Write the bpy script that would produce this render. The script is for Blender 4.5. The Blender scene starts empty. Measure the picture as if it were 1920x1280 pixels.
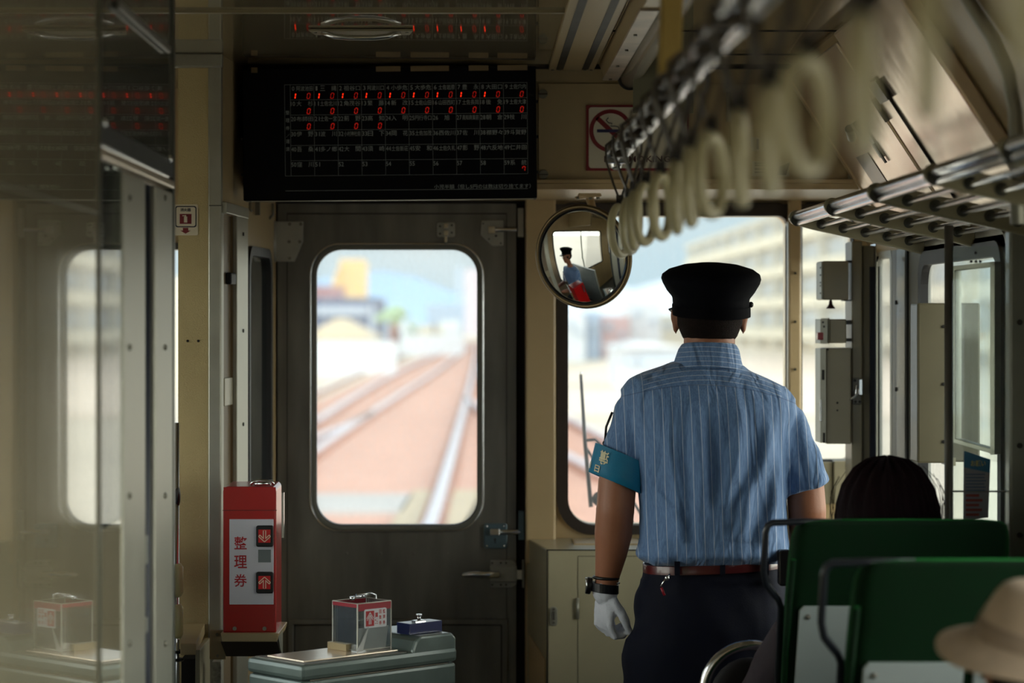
import bpy, math, random
from mathutils import Vector, Matrix, noise
random.seed(7)
SC = bpy.context.scene
COL = SC.collection
F = 4533.0            # focal length in pixels of the 1920 wide frame (85 mm lens)
CX, HY, CZ = 890.0, 600.0, 1.6   # vanishing point of the car's length, eye height

# ---------------------------------------------------------------- camera
cam_d = bpy.data.cameras.new('camera')
cam = bpy.data.objects.new('camera', cam_d); COL.objects.link(cam)
cam.location = (0, 0, CZ); cam.rotation_euler = (math.pi/2, 0, 0)
cam_d.sensor_width = 36.0; cam_d.lens = 85.0
cam_d.shift_x = 70/1920; cam_d.shift_y = -40/1920
cam_d.clip_start = 0.05; cam_d.clip_end = 3000
cam_d.dof.use_dof = True; cam_d.dof.focus_distance = 5.75; cam_d.dof.aperture_fstop = 2.8
cam_d.dof.aperture_blades = 9
SC.camera = cam
SC.view_settings.view_transform = 'Standard'; SC.view_settings.look = 'None'
SC.view_settings.gamma = 1.0; SC.view_settings.exposure = 0.0
SC.view_settings.use_curve_mapping = False
SC.cycles.use_denoising = True
SC.cycles.max_bounces = 10; SC.cycles.diffuse_bounces = 5; SC.cycles.transparent_max_bounces = 24
SC.cycles.sample_clamp_indirect = 6.0

# ---------------------------------------------------------------- world: bright hazy sky
wd = bpy.data.worlds.new('sky'); SC.world = wd; wd.use_nodes = True
wn, wl = wd.node_tree.nodes, wd.node_tree.links
wn.clear()
wo = wn.new('ShaderNodeOutputWorld'); bg = wn.new('ShaderNodeBackground')
tc = wn.new('ShaderNodeTexCoord'); sep = wn.new('ShaderNodeSeparateXYZ')
ramp = wn.new('ShaderNodeValToRGB'); nz = wn.new('ShaderNodeTexNoise'); mx = wn.new('ShaderNodeMixRGB')
wl.new(tc.outputs['Generated'], sep.inputs[0]); wl.new(sep.outputs['Z'], ramp.inputs[0])
cr = ramp.color_ramp
cr.elements[0].position = 0.0; cr.elements[0].color = (0.62, 0.80, 0.95, 1)
cr.elements[1].position = 0.5; cr.elements[1].color = (0.80, 0.90, 1.0, 1)
e = cr.elements.new(0.04); e.color = (0.72, 0.87, 0.98, 1)
nz.inputs['Scale'].default_value = 5.0; nz.inputs['Detail'].default_value = 5.0
cr2 = wn.new('ShaderNodeValToRGB'); cr2.color_ramp.elements[0].position = 0.48; cr2.color_ramp.elements[1].position = 0.66
wl.new(tc.outputs['Generated'], nz.inputs['Vector']); wl.new(nz.outputs['Fac'], cr2.inputs[0])
wl.new(cr2.outputs[0], mx.inputs[0]); wl.new(ramp.outputs[0], mx.inputs[1]); mx.inputs[2].default_value = (0.97, 0.98, 1.0, 1)
mw = wn.new('ShaderNodeMixRGB'); mw.inputs[2].default_value = (1.0, .93, .83, 1); wl.new(mx.outputs[0], mw.inputs[1]); wl.new(mw.outputs[0], bg.inputs['Color']); 
# extra glow added low in the side sky to light the car interior
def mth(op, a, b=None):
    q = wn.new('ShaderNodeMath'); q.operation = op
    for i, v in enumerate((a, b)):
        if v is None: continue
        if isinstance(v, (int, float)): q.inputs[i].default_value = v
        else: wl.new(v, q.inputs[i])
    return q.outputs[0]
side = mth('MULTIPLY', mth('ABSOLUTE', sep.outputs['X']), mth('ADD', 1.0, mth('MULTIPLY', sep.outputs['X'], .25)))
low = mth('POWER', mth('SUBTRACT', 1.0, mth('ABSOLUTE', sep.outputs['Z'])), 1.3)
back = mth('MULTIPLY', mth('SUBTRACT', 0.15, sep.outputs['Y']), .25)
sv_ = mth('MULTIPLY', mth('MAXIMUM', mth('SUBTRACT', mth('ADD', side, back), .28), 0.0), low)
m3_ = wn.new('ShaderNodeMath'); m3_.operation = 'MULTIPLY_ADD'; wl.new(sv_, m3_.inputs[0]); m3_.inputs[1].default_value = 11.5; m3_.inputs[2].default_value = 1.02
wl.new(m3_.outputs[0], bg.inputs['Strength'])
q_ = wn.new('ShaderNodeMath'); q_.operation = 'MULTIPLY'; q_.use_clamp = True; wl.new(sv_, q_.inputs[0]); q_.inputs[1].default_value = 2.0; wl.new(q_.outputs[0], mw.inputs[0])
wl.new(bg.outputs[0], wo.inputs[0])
sun_d = bpy.data.lights.new('sun', 'SUN'); sun = bpy.data.objects.new('sun', sun_d); COL.objects.link(sun)
sun_d.energy = 1.1; sun_d.angle = math.radians(1.5); sun_d.color = (1.0, 0.95, 0.88)
sun.rotation_euler = (math.radians(48), 0, math.radians(-8)); sun.location = (0, -5, 30)

# ---------------------------------------------------------------- helpers
def W(px, py, Y): return Vector(((px-CX)*Y/F, Y, CZ-(py-HY)*Y/F))
def X(px, Y): return (px-CX)*Y/F
def Z(py, Y): return CZ-(py-HY)*Y/F
def lin(c):
    if isinstance(c, str): c = tuple(int(c[i:i+2], 16) for i in (0, 2, 4))
    return tuple(((v/255)/12.92 if v/255 <= .04045 else ((v/255+.055)/1.055)**2.4) for v in c) + (1.0,)
MATS = {}
def mat(name, col, rough=.5, metal=0., var=.06, vscale=8., bump=0., bscale=200., coat=0., sheen=0., emit=None, estr=1., stretch=None, spec=.5, aniso=0., coatr=.03):
    if name in MATS: return MATS[name]
    m = bpy.data.materials.new(name); m.use_nodes = True; MATS[name] = m
    n, l = m.node_tree.nodes, m.node_tree.links
    b = n['Principled BSDF']; c = lin(col)
    t = n.new('ShaderNodeTexCoord'); vec = t.outputs['Object']
    if stretch:
        mp = n.new('ShaderNodeMapping'); mp.inputs['Scale'].default_value = stretch; l.new(vec, mp.inputs[0]); vec = mp.outputs[0]
    nt = n.new('ShaderNodeTexNoise'); nt.inputs['Scale'].default_value = vscale; nt.inputs['Detail'].default_value = 6
    l.new(vec, nt.inputs['Vector'])
    r = n.new('ShaderNodeValToRGB'); r.color_ramp.elements[0].position = .3; r.color_ramp.elements[1].position = .7
    r.color_ramp.elements[0].color = tuple(v*(1-var) for v in c[:3])+(1,); r.color_ramp.elements[1].color = tuple(min(1, v*(1+var)) for v in c[:3])+(1,)
    l.new(nt.outputs['Fac'], r.inputs[0]); l.new(r.outputs[0], b.inputs['Base Color'])
    mr = n.new('ShaderNodeMapRange'); mr.inputs['To Min'].default_value = max(0, rough*.85); mr.inputs['To Max'].default_value = min(1, rough*1.15)
    l.new(nt.outputs['Fac'], mr.inputs['Value']); l.new(mr.outputs[0], b.inputs['Roughness'])
    b.inputs['Metallic'].default_value = metal; b.inputs['Coat Weight'].default_value = coat; b.inputs['Coat Roughness'].default_value = coatr
    b.inputs['Sheen Weight'].default_value = sheen; b.inputs['Specular IOR Level'].default_value = spec
    if sheen: b.inputs['Sheen Roughness'].default_value = .45; b.inputs['Sheen Tint'].default_value = (.03, .5, .08, 1) if c[1] > c[0]*2 else tuple(min(1, v*3+.1) for v in c[:3])+(1,)
    if aniso: b.inputs['Anisotropic'].default_value = aniso
    if bump:
        bt = n.new('ShaderNodeTexNoise'); bt.inputs['Scale'].default_value = bscale; bt.inputs['Detail'].default_value = 3; l.new(vec, bt.inputs['Vector'])
        bp = n.new('ShaderNodeBump'); bp.inputs['Strength'].default_value = bump; bp.inputs['Distance'].default_value = .01
        l.new(bt.outputs['Fac'], bp.inputs['Height']); l.new(bp.outputs[0], b.inputs['Normal'])
    if emit: b.inputs['Emission Color'].default_value = lin(emit); b.inputs['Emission Strength'].default_value = estr
    return m
def glass(name, tint=(245, 250, 248), haze_veil=.03, refl=1.0, veil_col=(235, 238, 240)):
    if name in MATS: return MATS[name]
    m = bpy.data.materials.new(name); m.use_nodes = True; MATS[name] = m
    n, l = m.node_tree.nodes, m.node_tree.links; n.clear()
    o = n.new('ShaderNodeOutputMaterial'); tr = n.new('ShaderNodeBsdfTransparent'); tr.inputs[0].default_value = lin(tint)
    gl = n.new('ShaderNodeBsdfGlossy'); gl.inputs['Roughness'].default_value = .02; fr = n.new('ShaderNodeFresnel'); fr.inputs[0].default_value = 1.45
    mm = n.new('ShaderNodeMath'); mm.operation = 'MULTIPLY'; mm.inputs[1].default_value = refl; mm.use_clamp = True
    mi = n.new('ShaderNodeMixShader'); l.new(fr.outputs[0], mm.inputs[0]); l.new(mm.outputs[0], mi.inputs[0]); l.new(tr.outputs[0], mi.inputs[1]); l.new(gl.outputs[0], mi.inputs[2])
    tl = n.new('ShaderNodeBsdfTranslucent'); tl.inputs[0].default_value = lin(veil_col)  # pale translucent veil mixed into the glass, imitating the white haze outdoors
    nt = n.new('ShaderNodeTexNoise'); nt.inputs['Scale'].default_value = 30; nt.inputs['Detail'].default_value = 8
    mr = n.new('ShaderNodeMapRange'); mr.inputs['From Min'].default_value = .35; mr.inputs['From Max'].default_value = .75
    mr.inputs['To Min'].default_value = haze_veil*.7; mr.inputs['To Max'].default_value = haze_veil*1.4
    l.new(nt.outputs['Fac'], mr.inputs['Value'])
    m2 = n.new('ShaderNodeMixShader'); l.new(mr.outputs[0], m2.inputs[0]); l.new(mi.outputs[0], m2.inputs[1]); l.new(tl.outputs[0], m2.inputs[2])
    l.new(m2.outputs[0], o.inputs[0]); return m

def basis(d):
    d = Vector(d).normalized(); a = Vector((0, 0, 1)) if abs(d.z) < .9 else Vector((0, 1, 0))
    u = a.cross(d).normalized(); return u, d.cross(u)
_tc = {}
def glyphs(s, bold=0):
    k = (s, bold)
    if k in _tc: return _tc[k]
    c = bpy.data.curves.new('t', 'FONT'); c.body = s; c.resolution_u = 2; c.offset = bold
    o = bpy.data.objects.new('t', c); COL.objects.link(o); bpy.context.view_layer.update()
    m = bpy.data.meshes.new_from_object(o.evaluated_get(bpy.context.evaluated_depsgraph_get()))
    r = ([v.co.copy() for v in m.vertices], [list(p.vertices) for p in m.polygons])
    bpy.data.objects.remove(o); bpy.data.curves.remove(c); bpy.data.meshes.remove(m); _tc[k] = r; return r

class MB:
    def __init__(s): s.v = []; s.f = []; s.s = []; s.M = None
    def add(s, vs, fs, smooth=False):
        o = len(s.v)
        for p in vs:
            p = Vector(p); s.v.append(s.M @ p if s.M else p)
        for f in fs: s.f.append([i+o for i in f]); s.s.append(smooth)
        return s
    def box(s, x0, x1, y0, y1, z0, z1):
        vs = [(x, y, z) for x in (x0, x1) for y in (y0, y1) for z in (z0, z1)]
        return s.add(vs, [(0, 1, 3, 2), (4, 6, 7, 5), (0, 4, 5, 1), (2, 3, 7, 6), (0, 2, 6, 4), (1, 5, 7, 3)])
    def pbox(s, a, b, c, d, Y, dep): return s.box(X(a, Y), X(b, Y), Y, Y+dep, Z(d, Y), Z(c, Y))
    def obox(s, c, ax, h):
        c = Vector(c); ax = [Vector(a).normalized() for a in ax]
        vs = [c+ax[0]*i*h[0]+ax[1]*j*h[1]+ax[2]*k*h[2] for i in (-1, 1) for j in (-1, 1) for k in (-1, 1)]
        return s.add(vs, [(0, 1, 3, 2), (4, 6, 7, 5), (0, 4, 5, 1), (2, 3, 7, 6), (0, 2, 6, 4), (1, 5, 7, 3)])
    def prism(s, pts, ext, smooth=False):
        n = len(pts); pts = [Vector(p) for p in pts]; e = Vector(ext)
        s.add(pts+[p+e for p in pts], [tuple(range(n))[::-1], tuple(range(n, 2*n))]); o = len(s.v)-2*n
        for i in range(n):
            j = (i+1) % n; s.f.append([o+i, o+j, o+n+j, o+n+i]); s.s.append(smooth)
        return s
    def loft(s, rings, smooth=True, cap=True, closed=False):
        n = len(rings[0]); vs = [p for r in rings for p in r]; fs = []
        m = len(rings)
        for i in range(m if closed else m-1):
            a, b = i*n, ((i+1) % m)*n
            for j in range(n): k = (j+1) % n; fs.append((a+j, a+k, b+k, b+j))
        s.add(vs, fs, smooth)
        if cap and not closed: o = len(s.v)-len(vs); s.f.append([o+i for i in range(n)][::-1]); s.s.append(False); s.f.append([o+(m-1)*n+i for i in range(n)]); s.s.append(False)
        return s
    def cyl(s, p0, p1, r0, r1=None, n=16, cap=True):
        r1 = r0 if r1 is None else r1; p0 = Vector(p0); p1 = Vector(p1); u, w = basis(p1-p0)
        R = lambda p, r: [p+(u*math.cos(2*math.pi*i/n)+w*math.sin(2*math.pi*i/n))*r for i in range(n)]
        return s.loft([R(p0, r0), R(p1, r1)], True, cap)
    def tube(s, path, r, n=10, closed=False, cap=True, flat=1.):
        P = [Vector(p) for p in path]; m = len(P); rr = r if isinstance(r, (list, tuple)) else [r]*m
        T = []
        for i in range(m):
            a = P[(i-1) % m] if (closed or i > 0) else P[i]; b = P[(i+1) % m] if (closed or i < m-1) else P[i]
            T.append((b-a).normalized())
        u, w = basis(T[0]); rings = []
        for i in range(m):
            u = (u-T[i]*u.dot(T[i])).normalized(); w = T[i].cross(u)
            rings.append([P[i]+(u*math.cos(2*math.pi*k/n)*flat+w*math.sin(2*math.pi*k/n))*rr[i] for k in range(n)])
        return s.loft(rings, True, cap, closed)
    def ell(s, c, rx, ry, rz, n=20, m=12, R=None):
        c = Vector(c); R = R or Matrix.Identity(3); vs = [c+R@Vector((0, 0, -rz))]; fs = []
        for i in range(1, m):
            t = -math.pi/2+math.pi*i/m
            for k in range(n): a = 2*math.pi*k/n; vs.append(c+R@Vector((rx*math.cos(t)*math.cos(a), ry*math.cos(t)*math.sin(a), rz*math.sin(t))))
        vs.append(c+R@Vector((0, 0, rz))); L = len(vs)-1
        for k in range(n): fs.append((0, 1+(k+1) % n, 1+k)); fs.append((L, L-n+k, L-n+(k+1) % n))
        for i in range(m-2):
            for k in range(n): a = 1+i*n; fs.append((a+k, a+(k+1) % n, a+n+(k+1) % n, a+n+k))
        return s.add(vs, fs, True)
    def torus(s, c, nrm, R, r, n=32, k=10, sy=1.):
        u, w = basis(nrm); c = Vector(c)
        return s.tube([c+u*R*math.cos(2*math.pi*i/n)+w*R*sy*math.sin(2*math.pi*i/n) for i in range(n)], r, k, closed=True)
    def text(s, st, o, ux, uy, h, w=None, anchor='l', bold=0., shear=0.):
        vs, fs = glyphs(st, bold)
        if not vs: return s
        x0 = min(v.x for v in vs); x1 = max(v.x for v in vs); ux = Vector(ux).normalized(); uy = Vector(uy).normalized(); o = Vector(o)
        y0 = min(v.y for v in vs); y1 = max(v.y for v in vs); k = h/(y1-y0)
        kx = k if w is None else w/(x1-x0)
        off = x0 if anchor == 'l' else (x1 if anchor == 'r' else (x0+x1)/2)
        return s.add([o+ux*((v.x-off)*kx+shear*(v.y-y0)*k)+uy*((v.y-y0)*k) for v in vs], fs)
    def build(s, name, m, parent=None, bevel=0., keep=False, **tg):
        me = bpy.data.meshes.new(name)
        if parent is not None: off = Vector(parent.get('_w', (0, 0, 0)))
        elif keep: off = Vector((0, 0, 0))
        else:
            xs = [v.x for v in s.v]; ys = [v.y for v in s.v]; off = Vector(((min(xs)+max(xs))/2, (min(ys)+max(ys))/2, min(v.z for v in s.v)))
        me.from_pydata([v-off for v in s.v], [], s.f)
        me.polygons.foreach_set('use_smooth', s.s)
        me.materials.append(m); me.validate(); me.update()
        o = bpy.data.objects.new(name, me); COL.objects.link(o); o['_w'] = tuple(off)
        if parent is not None: o.parent = parent
        else: o.location = off
        if bevel:
            bm_ = o.modifiers.new('bevel', 'BEVEL'); bm_.width = bevel; bm_.segments = 2; bm_.limit_method = 'ANGLE'; bm_.angle_limit = .6
        for k_, v_ in tg.items(): o[k_] = v_
        return o
def thing(name, label, cat, loc, group=None):
    o = bpy.data.objects.new(name, None); COL.objects.link(o); o.location = loc; o['_w'] = tuple(loc); o.empty_display_size = .05
    o['label'] = label; o['category'] = cat
    if group: o['group'] = group
    return o
def rr(x0, x1, z0, z1, r, k=8):
    if not isinstance(r, (list, tuple)): r = (r,)*4
    pts = []
    for (cx, cz, a0, q) in ((x1-r[0], z1-r[0], 0, r[0]), (x0+r[1], z1-r[1], 90, r[1]), (x0+r[2], z0+r[2], 180, r[2]), (x1-r[3], z0+r[3], 270, r[3])):
        for i in range(k+1): a = math.radians(a0+90*i/k); pts.append((cx+q*math.cos(a), cz+q*math.sin(a)))
    return pts
def holeplate(mb, y0, y1, out, inn, r, k=8):
    x0, x1, z0, z1 = out; I = rr(*inn, r, k); O = [(x1, z1), (x0, z1), (x0, z0), (x1, z0)]; n = len(I)
    vs = [(a, y0, b) for a, b in I]+[(a, y0, b) for a, b in O]+[(a, y1, b) for a, b in I]+[(a, y1, b) for a, b in O]; m = n+4; fs = []
    for i in range(n):
        j = (i+1) % n; q = i//(k+1); q2 = j//(k+1)
        fs.append((i, j, m+j, m+i))
        for (o, fl) in ((0, 1), (m, 0)):
            f = (o+i, o+n+q, o+j) if q == q2 else (o+i, o+n+q, o+n+q2, o+j)
            fs.append(f if fl else f[::-1])
    for q in range(4): p = (q+1) % 4; fs.append((n+q, m+n+q, m+n+p, n+p))
    return mb.add(vs, fs)
def rrframe(mb, y0, y1, out, ro, inn, ri, k=8):
    A = rr(*out, ro, k); B = rr(*inn, ri, k)
    return mb.loft([[(a, y0, b) for a, b in A], [(a, y0, b) for a, b in B], [(a, y1, b) for a, b in B], [(a, y1, b) for a, b in A]], False, False, True)
def rrpane(mb, y, inn, r, th=.004):
    I = rr(*inn, r); return mb.prism([(a, y, b) for a, b in I], (0, th, 0))
def rrbox(mb, y0, y1, rect, r, k=5):
    I = rr(*rect, r, k); return mb.prism([(a, y0, b) for a, b in I], (0, y1-y0, 0))
def PR(a, b, c, d, Y): return (X(a, Y), X(b, Y), Z(d, Y), Z(c, Y))
def xwall(x, sgn=1):
    """frame for a wall standing along the car: local x -> world Y, local y -> world x*sgn"""
    return Matrix(((0, sgn, 0, x), (1, 0, 0, 0), (0, 0, 1, 0), (0, 0, 0, 1)))
def sculpt(mb, name, m, parent, voxel=.008, it=6, fn=None, **tg):
    me = bpy.data.meshes.new('tmp'); me.from_pydata(mb.v, [], mb.f); me.validate(); me.update()
    o = bpy.data.objects.new('tmp', me); COL.objects.link(o)
    r = o.modifiers.new('r', 'REMESH'); r.mode = 'VOXEL'; r.voxel_size = voxel; r.use_smooth_shade = True
    s_ = o.modifiers.new('s', 'SMOOTH'); s_.iterations = it; s_.factor = .5
    bpy.context.view_layer.update()
    m2 = bpy.data.meshes.new_from_object(o.evaluated_get(bpy.context.evaluated_depsgraph_get()))
    bpy.data.objects.remove(o); bpy.data.meshes.remove(me)
    off = Vector(parent.get('_w'))
    N = [v.normal.copy() for v in m2.vertices]
    for i, v in enumerate(m2.vertices):
        p = v.co.copy()
        if fn: p = fn(p, N[i])
        v.co = p-off
    m2.polygons.foreach_set('use_smooth', [True]*len(m2.polygons))
    m2.materials.clear(); m2.materials.append(m); m2.name = name; m2.update()
    o = bpy.data.objects.new(name, m2); COL.objects.link(o); o.parent = parent; o['_w'] = tuple(off)
    for k_, v_ in tg.items(): o[k_] = v_
    return o
ST = dict(kind='structure')

# ---------------------------------------------------------------- materials
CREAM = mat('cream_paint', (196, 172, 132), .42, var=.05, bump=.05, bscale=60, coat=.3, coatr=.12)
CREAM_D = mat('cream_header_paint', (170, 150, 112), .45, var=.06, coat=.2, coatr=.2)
VINYL = mat('cream_woven_vinyl', (200, 180, 130), .55, var=.04, bump=.35, bscale=420)
CEIL = mat('glossy_ceiling_laminate', (140, 130, 104), .05, var=.03, vscale=3, coat=.6, coatr=.03)
PANEL = mat('glossy_partition_laminate', (165, 156, 130), .08, var=.04, vscale=2, bump=.03, bscale=7, coat=.9, coatr=.02, stretch=(1, 3, .4))
STEEL = mat('brushed_steel', (122, 120, 114), .45, .85, var=.25, vscale=5, bump=.03, bscale=30, stretch=(3, 3, .6))
STEELB = mat('polished_steel', (245, 226, 206), .24, .7, var=.05, vscale=3, bump=.7, bscale=3.2)
CHROME = mat('chrome', (228, 230, 234), .17, 1., var=.04)
ALU = mat('matte_aluminium', (165, 164, 152), .38, .55, var=.06, vscale=20, bump=.03, bscale=120)
GREYP = mat('grey_paint', (140, 142, 134), .42, .1, var=.08, vscale=12, coat=.25)
HW = mat('hardware_steel', (168, 168, 162), .32, .35, var=.1, vscale=20, bump=.03, bscale=80)
BEIGEB = mat('beige_box_paint', (150, 142, 118), .42, var=.06, coat=.2, coatr=.15)
RUBBER = mat('black_rubber', (20, 20, 22), .55, var=.1)
NAVYR = mat('dark_blue_rubber', (22, 30, 48), .5, var=.08)
BROWNR = mat('brown_window_rubber', (52, 42, 36), .45, var=.15, vscale=30)
DARK = mat('dark_gap', (22, 17, 13), .7)
BLACKP = mat('black_plastic', (12, 12, 15), .35, var=.1)
SCREW = mat('screw_metal', (120, 118, 108), .35, .8)
SLOT = mat('screw_slot', (30, 28, 24), .6)
GL = glass('window_glass', haze_veil=.05)
GLD = glass('door_window_glass', haze_veil=.09)
GLS = glass('side_window_glass', haze_veil=.04, refl=.4)
GLP = glass('partition_glass', tint=(236, 240, 236), haze_veil=.01)
FLOORM = mat('floor_vinyl', (92, 92, 88), .5, var=.1)
# ================================================================ THE CAR
ZC = 2.27; YE = 7.0; XR = 1.16; XL = -1.5; YB = -4.2; YH = 6.4
mb = MB(); mb.box(XL-.06, XR+.06, YB-.06, YE+.1, -.08, 0); mb.build('floor', FLOORM, **ST)
mb = MB(); mb.box(XL-.06, .845, YB-.06, YE+.1, ZC, ZC+.06); mb.build('ceiling', CEIL, **ST)
# slanted cove between ceiling and right wall
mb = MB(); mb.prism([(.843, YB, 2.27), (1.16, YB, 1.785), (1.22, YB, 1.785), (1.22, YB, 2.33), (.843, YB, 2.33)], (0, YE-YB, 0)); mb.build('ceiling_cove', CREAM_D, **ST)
# seams and rounded trims of the ceiling
mb = MB(); mb.box(XL, .2, 5.225, 5.245, ZC-.006, ZC); mb.build('trim_1', mat('seam_strip', (140, 128, 100), .3), **ST)
mb = MB(); mb.box(.31, .845, 5.6, 5.606, ZC-.002, ZC); mb.box(.45, .845, 6.10, 6.104, ZC-.002, ZC); mb.box(-.6, .845, 6.385, 6.4, ZC-.006, ZC); mb.build('trim_2', DARK, **ST)

# ---- side walls
def sidewall(x, sgn, wins, ztop, name, m, th=.05):
    mb = MB(); mb.M = xwall(x, sgn); ys = sorted(wins); y = YB
    for (a, b, z0, z1, r) in ys:
        if a-.08 > y: mb.box(y, a-.08, 0, th, 0, ztop)
        p_ = .03 if a > 6.5 and x > 0 else .08; holeplate(mb, 0, th, (a-p_, b+p_, 0, ztop), (a, b, z0, z1), r); y = b+p_
    mb.box(y, YE+.1, 0, th, 0, ztop)
    return mb.build(name, m, **ST)
rw = [(6.72, 6.96, .9, 1.775, .02), (5.24, 6.22, .9, 1.775, .07), (3.3, 4.5, 1.0, 1.70, .06), (1.9, 3.1, 1.0, 1.70, .06), (.5, 1.7, 1.0, 1.70, .06), (-1.0, .2, 1.0, 1.70, .06), (-2.4, -1.3, 1.0, 1.70, .06), (-3.8, -2.7, 1.0, 1.70, .06)]
lw = [(6.15, 6.8, .95, 1.75, .06), (3.9, 5.7, .85, 1.85, .06), (1.9, 3.4, 1.0, 1.75, .06), (.3, 1.6, 1.0, 1.75, .06), (-1.3, 0, 1.0, 1.75, .06), (-2.7, -1.6, 1.0, 1.75, .06), (-4.0, -3.0, 1.0, 1.75, .06)]
sidewall(XR, 1, rw, 1.80, 'wall_right', GREYP, .014)
sidewall(XL, -1, lw, ZC, 'wall_left', CREAM)
mb = MB(); mb.box(XL-.06, XR+.06, YB-.06, YB, 0, ZC+.1); mb.build('wall_back', CREAM, **ST)
k = 0
for x, sg, ws in ((XR, 1, rw), (XL, -1, lw)):
    for (a, b, z0, z1, r) in ws:
        k += 1
        t = bpy.data.objects.new('window_%d' % k, None); COL.objects.link(t); t['kind'] = 'structure'; t['_w'] = (0, 0, 0)
        mb = MB(); mb.M = xwall(x, sg); rrframe(mb, -.006 if a > 6.5 else -.012, .012, (a-.03, b+.03, z0-.03, z1+.03), r+.03, (a, b, z0, z1), r); mb.build('window_seal', RUBBER if k > 2 else ALU, t)
        mb = MB(); mb.M = xwall(x, sg); rrpane(mb, .006, (a, b, z0, z1), r); mb.build('pane', GLS, t)
        if k == 2:
            mb = MB(); mb.M = xwall(x, sg); rrframe(mb, -.02, .0, (a+.0, b-.0, z0, z1), r, (a+.035, b-.035, z0+.035, z1-.035), r-.01); mb.build('inner_seal', RUBBER, t)
        if x == XL or (x == XR and k > 2):   # sliding sash bar
            mb = MB(); mb.M = xwall(x, sg); mb.box((a+b)/2-.015, (a+b)/2+.015, .01, .035, z0, z1); mb.build('sash_bar', ALU, t)

# ---- front wall with its windscreens
mb = MB()
WA = PR(1065, 1475, 405, 983, YE); WB = PR(1503, 1597, 405, 862, YE); WC = (-1.42, -.70, Z(988, YE), Z(468, YE))
xm = X(1489, YE)
holeplate(mb, YE, YE+.08, (X(985, YE), xm, 0, 1.96), WA, (.03, .03, .075, .075))
holeplate(mb, YE, YE+.08, (xm, XR+.02, 0, 1.96), WB, .02)
holeplate(mb, YE, YE+.08, (XL, -.64, 0, 1.96), WC, .07)
mb.box(XL-.06, XR+.06, YE, YE+.08, 1.96, ZC+.06); mb.box(-.64, X(516, YE), YE, YE+.08, 0, 1.96)
mb.build('wall_front', CREAM, **ST)
mb = MB(); mb.box(X(985, YE), X(1041, YE), YE-.05, YE, .9, 1.95); mb.build('trim_3', CREAM, bevel=.006, **ST)      # broad door pillar
mb = MB(); mb.box(X(1478, YE-.04), X(1503, YE-.04), YE-.04, YE, .9, 1.95)
t = mb.build('trim_4', CREAM, bevel=.006, **ST)
mb = MB()
for py in (512, 603, 692, 800, 880): mb.cyl(W(1491, py, YE-.046), W(1491, py, YE-.038), .004, n=8)
mb.build('screw', SCREW, t)
def win(n, rect, r, ro, outer, m=BROWNR, pane=GL, y=YE, haze_veil=None):
    t = bpy.data.objects.new('window_%d' % n, None); COL.objects.link(t); t['kind'] = 'structure'; t['_w'] = (0, 0, 0)
    mb = MB(); rrframe(mb, y-.018, y+.03, outer, ro, rect, r); mb.build('window_seal', m, t)
    mb = MB(); rrpane(mb, y+.03, rect, r); mb.build('pane', pane, t); return t
x0, x1, z0, z1 = WA
win(21, WA, (.03, .03, .075, .075), (.035, .04, .10, .10), (X(1044, YE), X(1478, YE), Z(1001, YE), Z(380, YE)))
x0, x1, z0, z1 = WB
win(22, WB, .02, .025, (x0-.004, x1+.004, z0-.006, z1+.04), RUBBER)
x0, x1, z0, z1 = WC
win(23, WC, .07, .09, (x0-.02, x1+.02, z0-.02, z1+.02))
# low beige panels under the right hand pane
mb = MB(); mb.pbox(1530, 1562, 866, 945, YE-.05, .05); mb.pbox(1563.5, 1601, 864, 945, YE-.06, .06)
t = mb.build('corner_cover', BEIGEB, bevel=.003, label='low pale beige metal cover under the narrow right front window', category='panel')
MB().cyl(W(1591, 873, YE-.07), W(1591, 873, YE-.058), .004, n=10).build('screw', SCREW, t)

# ---- header bulkhead over the front, with soffit
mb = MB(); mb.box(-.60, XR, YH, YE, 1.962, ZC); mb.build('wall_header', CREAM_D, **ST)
mb = MB(); mb.box(-.60, XR, YH-.018, YE-.02, 1.945, 1.9615); mb.box(-.6, XR, YH-.018, YH, 1.9615, 1.972)
mb.build('trim_5', CREAM, bevel=.002, **ST)
mb = MB(); mb.box(X(1040, YE), X(1596, YE), YE-.02, YE, Z(404, YE), Z(383, YE)); mb.build('trim_6', BROWNR, **ST)

# access hatch on the header
t = thing('access_hatch', 'wide cream access hatch with slotted screws beside the fare display', 'hatch', W(1190, 345, YH))
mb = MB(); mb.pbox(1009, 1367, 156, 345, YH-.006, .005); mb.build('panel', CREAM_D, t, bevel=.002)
for a, b in ((1018, 176), (1019, 327)):
    s_ = MB(); s_.cyl(W(a, b, YH-.012), W(a, b, YH-.006), .0125, n=20); s_ = s_.build('slotted_screw', SCREW, t, bevel=.001)
    c = W(a, b, YH-.0125); MB().box(c.x-.012, c.x+.012, c.y-.0005, c.y+.001, c.z-.0012, c.z+.0012).build('slot', SLOT, s_)
for b in (200, 300):
    MB().cyl(W(1367, b-28, YH-.012), W(1367, b+28, YH-.012), .007, n=12).build('hinge', BEIGEB, t)
t = thing('equipment_hatch', 'plain cream hatch under the slanted cove, right of the number plate', 'hatch', W(1480, 345, YH))
MB().pbox(1371, 1588, 156, 345, YH-.005, .004).build('panel', CREAM_D, t, bevel=.002)
MB().pbox(1591, 1600, 290, 350, YH-.01, .009).build('edge_strip', BEIGEB, t, bevel=.001)

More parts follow.
